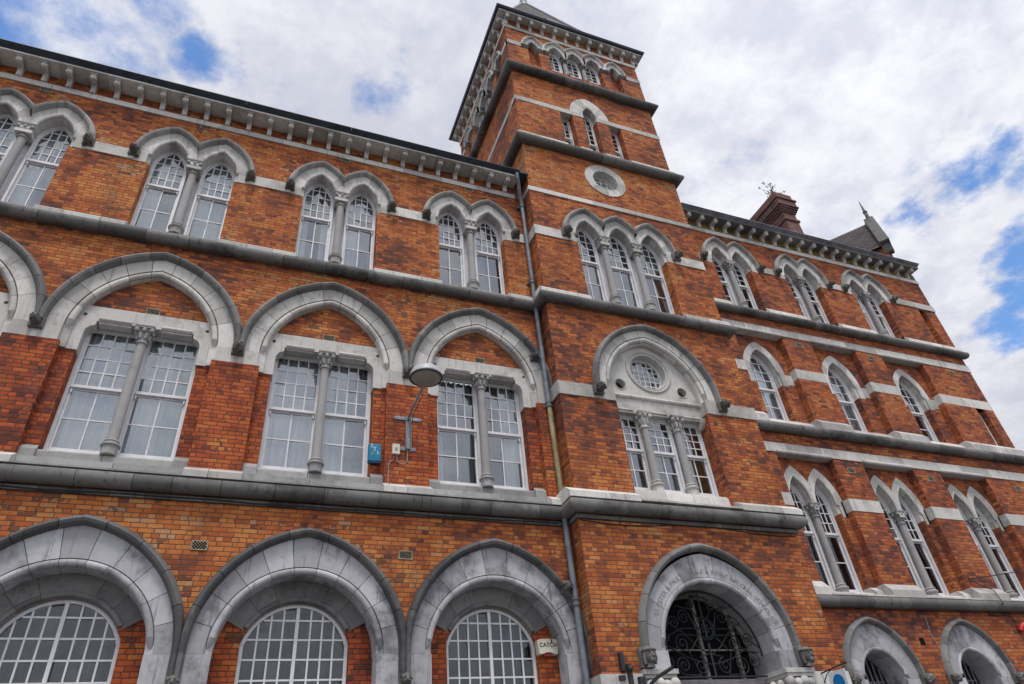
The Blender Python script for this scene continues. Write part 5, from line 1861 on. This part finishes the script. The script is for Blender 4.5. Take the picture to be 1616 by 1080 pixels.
for x0, x1, z0, z1 in ((19.86, 20.17, 13.42, 14.98), (19.88, 20.26, 9.72, 11.02)):
    sash((x0 + x1) / 2, (x1 - x0) / 2, z0 + 0.06, z1, 0.2, z0 + 0.7, 1, 2, (1, 1), None, inner='blind', fr=0.06, glass='glass_dimmed', bottom=0.06)
# eaves
eaves(TX1 + 0.001, XR + 0.01, 0.0, 16.14, 16.57, 16.72, 11.60 - 0.481, 0.481, gut='gutter_grey', sof=0.35, gout=0.46, hs=1.13, ds=0.86, endr=-0.12, soffit_mat='stone_dark')
s = MB()
s.box(TX1 + 0.001, XR + 0.001, -0.004, 0.02, 16.296, 16.58)
s.build('frieze', 'brick_yellow', B)
rf = MB()
rf.add([(TX1, -0.40, 16.7), (XR - 0.14, -0.40, 16.7), (XR - 0.14, 4.0, 19.8), (TX1, 4.0, 19.8), (XR - 0.14, 8.6, 16.6), (TX1, 8.6, 16.6)], [(0, 1, 2, 3), (3, 2, 4, 5), (1, 4, 2)])
rf.build('roof', 'slate', B)
# chimney
ch = MB()
cy0, cy1 = 3.0, 5.4
def lvl(x0, x1, z0, z1, o): ch.box(x0 - o, x1 + o, cy0 - o, cy1 + o, z0, z1)
X0, X1 = 19.85, 20.55
lvl(X0, X1, 17.5, 22.35, 0.0)
lvl(X0, X1, 22.35, 22.47, 0.06)
lvl(X0, X1, 22.47, 22.85, 0.0)
for i in range(4): lvl(X0, X1, 22.85 + 0.1 * i, 22.93 + 0.1 * i, 0.05 + 0.05 * i)
for i in range(4): lvl(X0, X1, 22.93 + 0.1 * i, 22.95 + 0.1 * i, 0.03 + 0.05 * i)
lvl(X0, X1, 23.24, 23.55, 0.16)
lvl(X0, X1, 23.55, 23.62, 0.22)
lvl(X0, X1, 23.62, 24.0, 0.12)
ch.build('chimney', 'brick_purple', B)

# ------------------------------------------------------------------ things fixed to or standing by the building
# drainpipe
dp = empty('drainpipe', (5.62, -0.12, 0.0))
tag(dp, 'tall blue-grey iron drainpipe in the corner between wall and tower', 'drainpipe')
def rel(o, base):
    for v in o.data.vertices: v.co -= Vector(base)
    return o
base = (5.62, -0.12, 0.0)
m = MB()
m.tube([(5.42, -0.47, 16.10), (5.42, -0.46, 15.95), (5.45, -0.42, 15.85), (5.57, -0.17, 15.55), (5.62, -0.12, 15.42), (5.62, -0.12, 15.2), (5.62, -0.12, 9.0)], 0.052, 14)
rel(m.build('pipe', 'pipe', dp), base)
m = MB()
m.tube([(5.62, -0.12, 9.0), (5.62, -0.12, 6.8)], 0.052, 14)
o = rel(m.build('pipe', 'pipe_old', dp), base)
o['label'] = 'yellowed length of pipe'
m = MB()
m.tube([(5.62, -0.12, 6.8), (5.62, -0.12, 0.1), (5.62, -0.25, 0.0)], 0.055, 14)
rel(m.build('pipe', 'pipe', dp), base)
for z in (15.25, 12.55, 9.05, 6.86, 5.0, 2.2):
    m = MB()
    m.lathe(5.62, -0.12, [(0.06, z - 0.06), (0.074, z - 0.055), (0.074, z - 0.02), (0.064, z - 0.01), (0.064, z + 0.03), (0.076, z + 0.04), (0.076, z + 0.06), (0.055, z + 0.065)], 14)
    m.box(5.52, 5.72, -0.06, 0.0, z - 0.03, z + 0.01)
    rel(m.build('collar', 'pipe', dp), base)

# lamp
lx, lz = 2.62, 8.03
lb = (lx, -0.03, lz)
lp = empty('street_lamp', lb)
tag(lp, 'round street lamp on a grey steel arm bolted to the brick pier', 'street lamp')
m = MB()
m.box(lx - 0.045, lx + 0.045, -0.10, -0.031, 7.70, 8.38)
m.box(lx - 0.05, lx - 0.04, -0.14, -0.031, 7.72, 8.36)
m.box(lx + 0.04, lx + 0.05, -0.14, -0.031, 7.72, 8.36)
rel(m.build('post', 'galv', lp), lb)
for z, w_ in ((8.37, 0.26), (7.72, 0.15)):
    m = MB()
    m.box(lx - w_ + 0.03, lx + w_ - 0.03, -0.045, -0.030, z - 0.035, z + 0.035)
    for sd in (-1, 1): m.loft([[(lx + sd * (w_ - 0.03) + 0.035 * math.cos(6.2832 * k / 10), yy, z + 0.0345 * math.sin(6.2832 * k / 10)) for k in range(10)] for yy in (-0.0455, -0.0305)])
    for sd in (-1, 1): m.ball((lx + sd * (w_ - 0.04), -0.048, z), 0.012, 5)
    rel(m.build('wall_strap', 'galv', lp), lb)
hx, hy, hz = 2.665, -1.22, 8.60
m = MB()
m.tube([(lx, -0.10, 8.30), (lx, -0.14, 8.36), (lx + 0.01, -0.5, 8.40), (hx - 0.015, -0.95, 8.45), (hx, -1.05, 8.52)], 0.026, 8)
rel(m.build('arm', 'galv', lp), lb)
m = MB()
m.tube([(lx + 0.045, -0.12, 7.75), (lx + 0.05, -0.13, 8.2), (lx + 0.05, -0.3, 8.33), (hx + 0.03, -0.9, 8.41)], 0.008, 5)
rel(m.build('cable', 'cable', lp), lb)
m = MB()
hr = 0.285
prof = [(0.05, hz + 0.16), (0.14, hz + 0.15), (0.22, hz + 0.115), (0.27, hz + 0.06), (hr, hz + 0.0), (hr + 0.008, hz - 0.02), (hr + 0.008, hz - 0.045), (hr - 0.01, hz - 0.05), (hr - 0.015, hz - 0.01), (0.2, hz + 0.08), (0.05, hz + 0.1)]
m.lathe(hx, hy, prof, 32)
head = rel(m.build('lamp_head', 'lampgrey', lp, 50), lb)
m = MB()
m.lathe(hx, hy, [(hr - 0.004, hz - 0.047), (hr + 0.012, hz - 0.055), (hr + 0.012, hz - 0.075), (hr - 0.008, hz - 0.08), (hr - 0.012, hz - 0.06)], 32)
rel(m.build('rim', 'iron', head, 50), lb)
m = MB()
m.lathe(hx, hy, [(hr - 0.01, hz - 0.06), (0.24, hz - 0.10), (0.16, hz - 0.13), (0.05, hz - 0.145), (0.001, hz - 0.146)], 32)
rel(m.build('lens', 'lens', head, 60), lb)
m = MB()
m.box(hx - 0.09, hx + 0.09, hy - 0.12, hy + 0.12, hz - 0.03, hz + 0.06)
m.box(hx - 0.03, hx + 0.03, hy - 0.10, hy + 0.05, hz - 0.08, hz - 0.03)
rel(m.build('lamp_gear', 'vent', head), lb)

# small grey box under the lamp with its cables
jb = (2.39, -0.03, 7.65)
jo = empty('junction_box', jb)
tag(jo, 'small cream junction box with grey cables below the street lamp', 'junction box')
m = MB()
m.box(2.33, 2.455, -0.10, -0.0305, 7.57, 7.76)
m.box(2.325, 2.46, -0.115, -0.10, 7.565, 7.765)
bx = rel(m.build('box', 'cream', jo), jb)
m = MB()
m.box(2.365, 2.42, -0.122, -0.115, 7.63, 7.69)
rel(m.build('latch', 'galv', bx), jb)
for pts in ([(2.41, -0.06, 7.57), (2.42, -0.06, 7.46), (2.47, -0.05, 7.41), (2.56, -0.05, 7.40), (2.61, -0.05, 7.45), (2.62, -0.06, 7.70)], [(2.37, -0.06, 7.57), (2.36, -0.05, 7.47), (2.30, -0.045, 7.43), (2.275, -0.042, 7.35), (2.275, -0.042, 7.01), (2.275, -0.17, 6.92)]):
    m = MB()
    m.tube(pts, 0.008, 6)
    rel(m.build('cable', 'cable_grey', jo), jb)

# blue alarm box
ab = (2.03, 0.12, 7.63)
ao = empty('alarm_box', ab)
tag(ao, 'blue burglar alarm box with white letters on the brick beside the lamp', 'alarm box')
m = MB()
m.loft([[(1.92, 0.13, 7.80), (2.15, 0.13, 7.80), (2.15, 0.13, 7.44), (1.92, 0.13, 7.44)], [(1.92, 0.03, 7.80), (2.15, 0.03, 7.80), (2.15, 0.03, 7.46), (1.92, 0.03, 7.46)], [(1.93, 0.018, 7.79), (2.14, 0.018, 7.79), (2.14, 0.018, 7.52), (1.93, 0.018, 7.52)]])
cs_ = rel(m.build('case', 'blueplastic', ao), ab)
m = MB()
m.box(1.94, 2.13, 0.04, 0.125, 7.425, 7.455)
rel(m.build('base', 'navyplastic', ao), ab)
for ch, x, z, s_ in (('S', 1.975, 7.715, 0.10), ('T', 2.03, 7.655, 0.10), ('L', 2.095, 7.585, 0.10)):
    text_obj(ch, s_, 'letter_white', Matrix.Translation((x - ab[0], 0.016 - ab[1], z - ab[2])) @ Matrix.Rotation(math.pi / 2, 4, 'X'), cs_, 'letter')
m = MB()
m.tube([(1.97, 0.014, 7.56), (2.01, 0.014, 7.60), (2.02, 0.014, 7.65)], 0.007, 5)
rel(m.build('stripe', 'letter_green', cs_), ab)

# cream alarm box
kb = (5.175, 0.38, 4.37)
ko = empty('alarm_box', kb)
tag(ko, 'cream alarm box lettered CATCH beside the arched ground-floor window', 'alarm box')
m = MB()
ol = [(-0.19, 0.10), (-0.16, 0.118), (0.0, 0.135), (0.16, 0.118), (0.19, 0.10), (0.185, -0.11), (0.17, -0.125), (0.10, -0.118), (0.05, -0.095), (-0.05, -0.095), (-0.10, -0.118), (-0.17, -0.125), (-0.185, -0.11)]
m.loft([[(kb[0] + x, 0.379, kb[2] + z) for x, z in ol], [(kb[0] + x, 0.27, kb[2] + z) for x, z in ol], [(kb[0] + x * 0.93, 0.255, kb[2] + z * 0.93) for x, z in ol]])
cs_ = rel(m.build('case', 'cream', ko), kb)
m = MB()
m.box(kb[0] - 0.07, kb[0] + 0.07, 0.31, 0.379, kb[2] - 0.14, kb[2] - 0.105)
rel(m.build('lamp', 'red', ko), kb)
text_obj('CATCH', 0.095, 'black', Matrix.Translation((0.0, 0.252 - kb[1], -0.005)) @ Matrix.Rotation(math.pi / 2, 4, 'X'), cs_, 'lettering')
m = MB()
m.box(kb[0] + 0.06, kb[0] + 0.08, 0.250, 0.2545, kb[2] + 0.065, kb[2] + 0.115)
m.tube([(kb[0] + 0.05, 0.254, kb[2] + 0.07), (kb[0] + 0.07, 0.254, kb[2] + 0.06), (kb[0] + 0.09, 0.254, kb[2] + 0.07)], 0.004, 5)
rel(m.build('emblem', 'black', cs_), kb)

# hanging sign
sb = (10.35, -0.5, 3.75)
so = empty('hanging_sign', sb)
tag(so, 'white hanging sign with a blue-green disc on a black iron bracket', 'sign')
m = MB()
m.tube([(10.22, -0.44, 3.74), (10.22, -0.75, 3.76), (10.22, -1.10, 3.785)], 0.013, 6)
m.tube([(10.22, -0.44, 3.55), (10.22, -0.60, 3.70), (10.22, -0.75, 3.76)], 0.010, 6)
m.box(10.17, 10.27, -0.47, -0.42, 3.60, 3.80)
m.ball((10.22, -1.11, 3.79), 0.028, 6)
br = rel(m.build('bracket_arm', 'iron', so), sb)
m = MB()
m.box(10.205, 10.235, -1.04, -0.63, 2.95, 3.71)
pn = rel(m.build('panel', 'signwhite', so), sb)
m = MB()
m.loft([[(xx, -0.84 + 0.135 * math.cos(6.2832 * k / 32), 3.52 + 0.135 * math.sin(6.2832 * k / 32)) for k in range(32)] for xx in (10.202, 10.238)])
rel(m.build('disc', 'disc', pn), sb)

# floodlight and fittings left of the doorway
fb = (6.2, -0.45, 3.8)
fo = empty('wall_bracket', fb)
tag(fo, 'black iron wall bracket with arm at the left of the doorway arch', 'bracket')
m = MB()
m.box(6.10, 6.17, -0.50, -0.421, 3.82, 4.10)
m.box(6.185, 6.255, -0.54, -0.48, 3.30, 3.92)
m.box(6.02, 6.13, -0.52, -0.48, 3.68, 3.75)
m.ball((6.22, -0.55, 3.84), 0.05, 6)
rel(m.build('plate', 'iron', fo), fb)
m = MB()
m.tube([(6.45, -0.52, 3.35), (6.52, -0.62, 3.60), (6.62, -0.68, 3.68), (6.86, -0.80, 3.80)], 0.03, 6)
m.box(6.36, 6.47, -0.56, -0.48, 3.45, 3.72)
rel(m.build('arm', 'iron', fo), fb)

# cables on the front
def cable(pts, label, r=0.009, mat='cable', nm='cable'):
    m = MB()
    out = []
    for i in range(len(pts) - 1):
        for k in range(4):
            t = k / 4
            out.append(tuple(pts[i][j] + (pts[i + 1][j] - pts[i][j]) * t for j in range(3)))
    out.append(pts[-1])
    m.tube(out, r, 6)
    return tag(m.build(nm, mat), label, 'cable')


rs = random.Random(5)
cable([(-6.5 + 0.6 * i, -0.062, 6.455 + rs.uniform(-0.012, 0.012)) for i in range(21)], 'long black cable clipped below the stone ledge over the ground-floor arches', 0.011)
cable([(5.70, -0.49, 6.40)] + [(5.8 + 0.5 * i, -0.435, 6.40 - 0.05 * math.sin(i * 0.9)) for i in range(11)], 'sagging black cable on the tower under its lowest stone ledge', 0.009)
cable([(15.95, -0.03, 5.80), (16.1, -0.06, 5.70), (16.39, -0.18, 5.50), (16.40, -0.24, 5.2), (16.25, -0.08, 5.03), (16.05, -0.03, 5.0), (16.35, -0.03, 4.98), (16.7, -0.03, 5.02), (16.85, -0.03, 4.85)], 'looping black cable hanging over the ledge of the right-hand wing', 0.011)
cable([(15.95, -0.03, 5.80), (16.3, -0.2, 5.80), (18.0, -0.7, 5.95), (24.0, -3.0, 6.6)], 'black overhead cable leaving the wall towards the street', 0.010)
cable([(14.05, -0.015, 4.95), (14.0, -0.012, 4.6), (14.08, -0.012, 4.2), (14.1, -0.012, 3.3)], 'thin pale cable running down between the two small arches', 0.006, 'cable_grey')
m = MB()
m.lathe(0, 0, [(0.05, -0.1), (0.06, -0.09), (0.06, 0.06), (0.03, 0.1), (0.015, 0.14)], 12)
o = m.build('plug', 'red')
o.location = (16.87, -0.09, 4.72)
o.rotation_euler = (0.5, 0.6, 0)
tag(o, 'red plug hanging at the end of the looping cable', 'plug')

# weeds on the chimney
def weed(loc, n, h, label, seed):
    rnd = random.Random(seed)
    root = empty('weed', loc)
    tag(root, label, 'plant')
    st, lf = MB(), MB()
    for i in range(n):
        a = rnd.uniform(0, 6.28)
        ln = h * rnd.uniform(0.45, 1.0)
        sp = rnd.uniform(0.15, 0.75) * h
        pts = []
        for k in range(6):
            t = k / 5
            pts.append((math.cos(a) * sp * t * t + rnd.uniform(-0.01, 0.01), math.sin(a) * sp * t * t * 0.6, ln * t - 0.15 * sp * t * t))
        st.tube(pts, [0.012 * (1 - 0.7 * k / 5) for k in range(6)], 4)
        for k in range(1, 6):
            for q_ in range(4 if k < 5 else 7):
                p = Vector(pts[k]) + Vector((rnd.uniform(-0.05, 0.05), rnd.uniform(-0.05, 0.05), rnd.uniform(-0.05, 0.05)))
                d_ = Vector((rnd.uniform(-1, 1), rnd.uniform(-1, 1), rnd.uniform(-0.3, 1))).normalized() * rnd.uniform(0.05, 0.12)
                s_ = d_.cross(Vector((rnd.random(), rnd.random(), rnd.random()))).normalized() * 0.018
                lf.add([p, p + d_ * 0.5 + s_, p + d_, p + d_ * 0.5 - s_], [(0, 1, 2, 3)])
    st.build('stem', 'stem', root)
    lf.build('leaf_spray', 'leaf', root)


weed((20.15, 3.2, 24.0), 13, 0.95, 'straggly weed sprouting from the top of the brick chimney', 4)

# the steep slated house behind on the right
NB = empty('neighbouring_house', (31, 6, 0))
tag(NB, 'steep slate-roofed brick house with a stone gable coping behind the long building', 'house')
e1 = Vector((-0.578, 0.816, 0.0)).normalized()          # along its ridge, away from the gable
e2 = Vector((-0.816, -0.578, 0.0)).normalized()         # towards the street
def bpd(px, py, Y):
    d = ray(px, py)
    return Vector((0, -11, 1.65)) + d * ((Y + 11) / d.y)
ridge = bpd(1371, 352, 6.0)
# eave point on the sight line through the eave end, on a 62 degree slope
pitch = R_(66)
dn = e2 * math.cos(pitch) - Vector((0, 0, 1)) * math.sin(pitch)
dv = ray(1399, 385)
O = Vector((0, -11, 1.65))
A_ = Matrix((dv, -e1, -dn)).transposed()
sol = A_.inverted() @ (ridge - O)
eave_len = sol[2]
gab = ridge + e1 * min(0, sol[1])
def nb(mb, name, mat): return rel(mb.build(name, mat, NB), (31, 6, 0))
wv = e2 * math.cos(pitch) * eave_len
m = MB()
a0 = ridge
a1 = ridge + e1 * 9
L0, L1 = a0 + dn * eave_len, a1 + dn * eave_len
Rv = -wv * 1 - Vector((0, 0, 1)) * math.sin(pitch) * eave_len
rows = 14
for k in range(rows):
    t0, t1 = k / rows, (k + 1) / rows + 0.01
    up = Vector((0, 0, 0.0)) + e2 * 0.03
    m.add([a0 + dn * eave_len * t0, a1 + dn * eave_len * t0, a1 + dn * eave_len * t1 + up, a0 + dn * eave_len * t1 + up], [(0, 1, 2, 3)])
    m.add([a0 + Rv * t0, a1 + Rv * t0, a1 + Rv * t1 - up, a0 + Rv * t1 - up], [(0, 1, 2, 3)])
roof_nb = nb(m, 'roof', 'slate_big')
m = MB()
wl0, wr0 = a0 + dn * eave_len, a0 + Rv
ins = -e2 * 0.12
poly_g = [wl0 + ins, a0 - Vector((0, 0, 0.2)), wr0 - ins, (wr0 - ins) * 1, (wl0 + ins) * 1]
pl = [wl0 + ins, a0 - Vector((0, 0, 0.25)), wr0 - ins, Vector((wr0.x, wr0.y, 0)) - ins, Vector((wl0.x, wl0.y, 0)) + ins]
m.loft([[tuple(p + e1 * 0.0) for p in pl], [tuple(p + e1 * 9.0) for p in pl]])
nb(m, 'wall', 'brick_red')
m = MB()
pr = a0 + Vector((0, 0, 0.35))
for base_, dirx in ((dn, 1), (Rv / Rv.length, -1)):
    nrm = base_.cross(e1).normalized()
    if nrm.z < 0: nrm = -nrm
    ln = (eave_len if dirx > 0 else Rv.length) + 0.1
    q0 = a0 - e1 * 0.30 - base_ * 0.1
    q1 = q0 + base_ * ln
    w_ = e1 * 0.48
    m.loft([[tuple(p) for p in (q0 - nrm * 0.2, q0 + w_ - nrm * 0.2, q0 + w_ + nrm * 0.28, q0 + nrm * 0.28)], [tuple(p) for p in (q1 - nrm * 0.2, q1 + w_ - nrm * 0.2, q1 + w_ + nrm * 0.28, q1 + nrm * 0.28)]])
k0 = wl0 - e1 * 0.28 + e2 * 0.05
m.loft([[tuple(k0 + v_) for v_ in (Vector((0, 0, 0.1)), e1 * 0.45 + Vector((0, 0, 0.1)), e1 * 0.45 - e2 * 0.5 + Vector((0, 0, 0.1)), -e2 * 0.5 + Vector((0, 0, 0.1)))], [tuple(k0 + v_) for v_ in (Vector((0, 0, -0.45)) - e2 * 0.15, e1 * 0.45 + Vector((0, 0, -0.45)) - e2 * 0.15, e1 * 0.45 - e2 * 0.5 + Vector((0, 0, -0.45)), -e2 * 0.5 + Vector((0, 0, -0.45)))]])
nb(m, 'coping', 'stone_roll')
m = MB()
tp = a0 - e1 * 0.1 + Vector((0, 0, 0.25))
m.tube([tp, tp + Vector((0, 0, 0.5)), tp + Vector((0, 0, 0.9)), tp + Vector((0, 0, 1.5))], [0.13, 0.10, 0.06, 0.015], 6)
m.ball(tuple(tp + Vector((0, 0, 0.55))), 0.13, 5)
nb(m, 'finial', 'stone_roll')

# slate needs a running coordinate along each slope
for o in bpy.data.objects:
    if o.type == 'MESH' and o.data.materials and o.data.materials[0] in (M['slate'], M['slate_big']) and not o.data.uv_layers:
        uv = o.data.uv_layers.new(name='run')
        mw = o.matrix_world
        for poly in o.data.polygons:
            n_ = poly.normal
            ax = Vector((-n_.y, n_.x, 0))
            ax = ax.normalized() if ax.length > 1e-4 else Vector((1, 0, 0))
            ay = n_.cross(ax)
            for li in poly.loop_indices:
                co = o.data.vertices[o.data.loops[li].vertex_index].co
                uv.data[li].uv = (co.dot(ax), co.dot(ay))
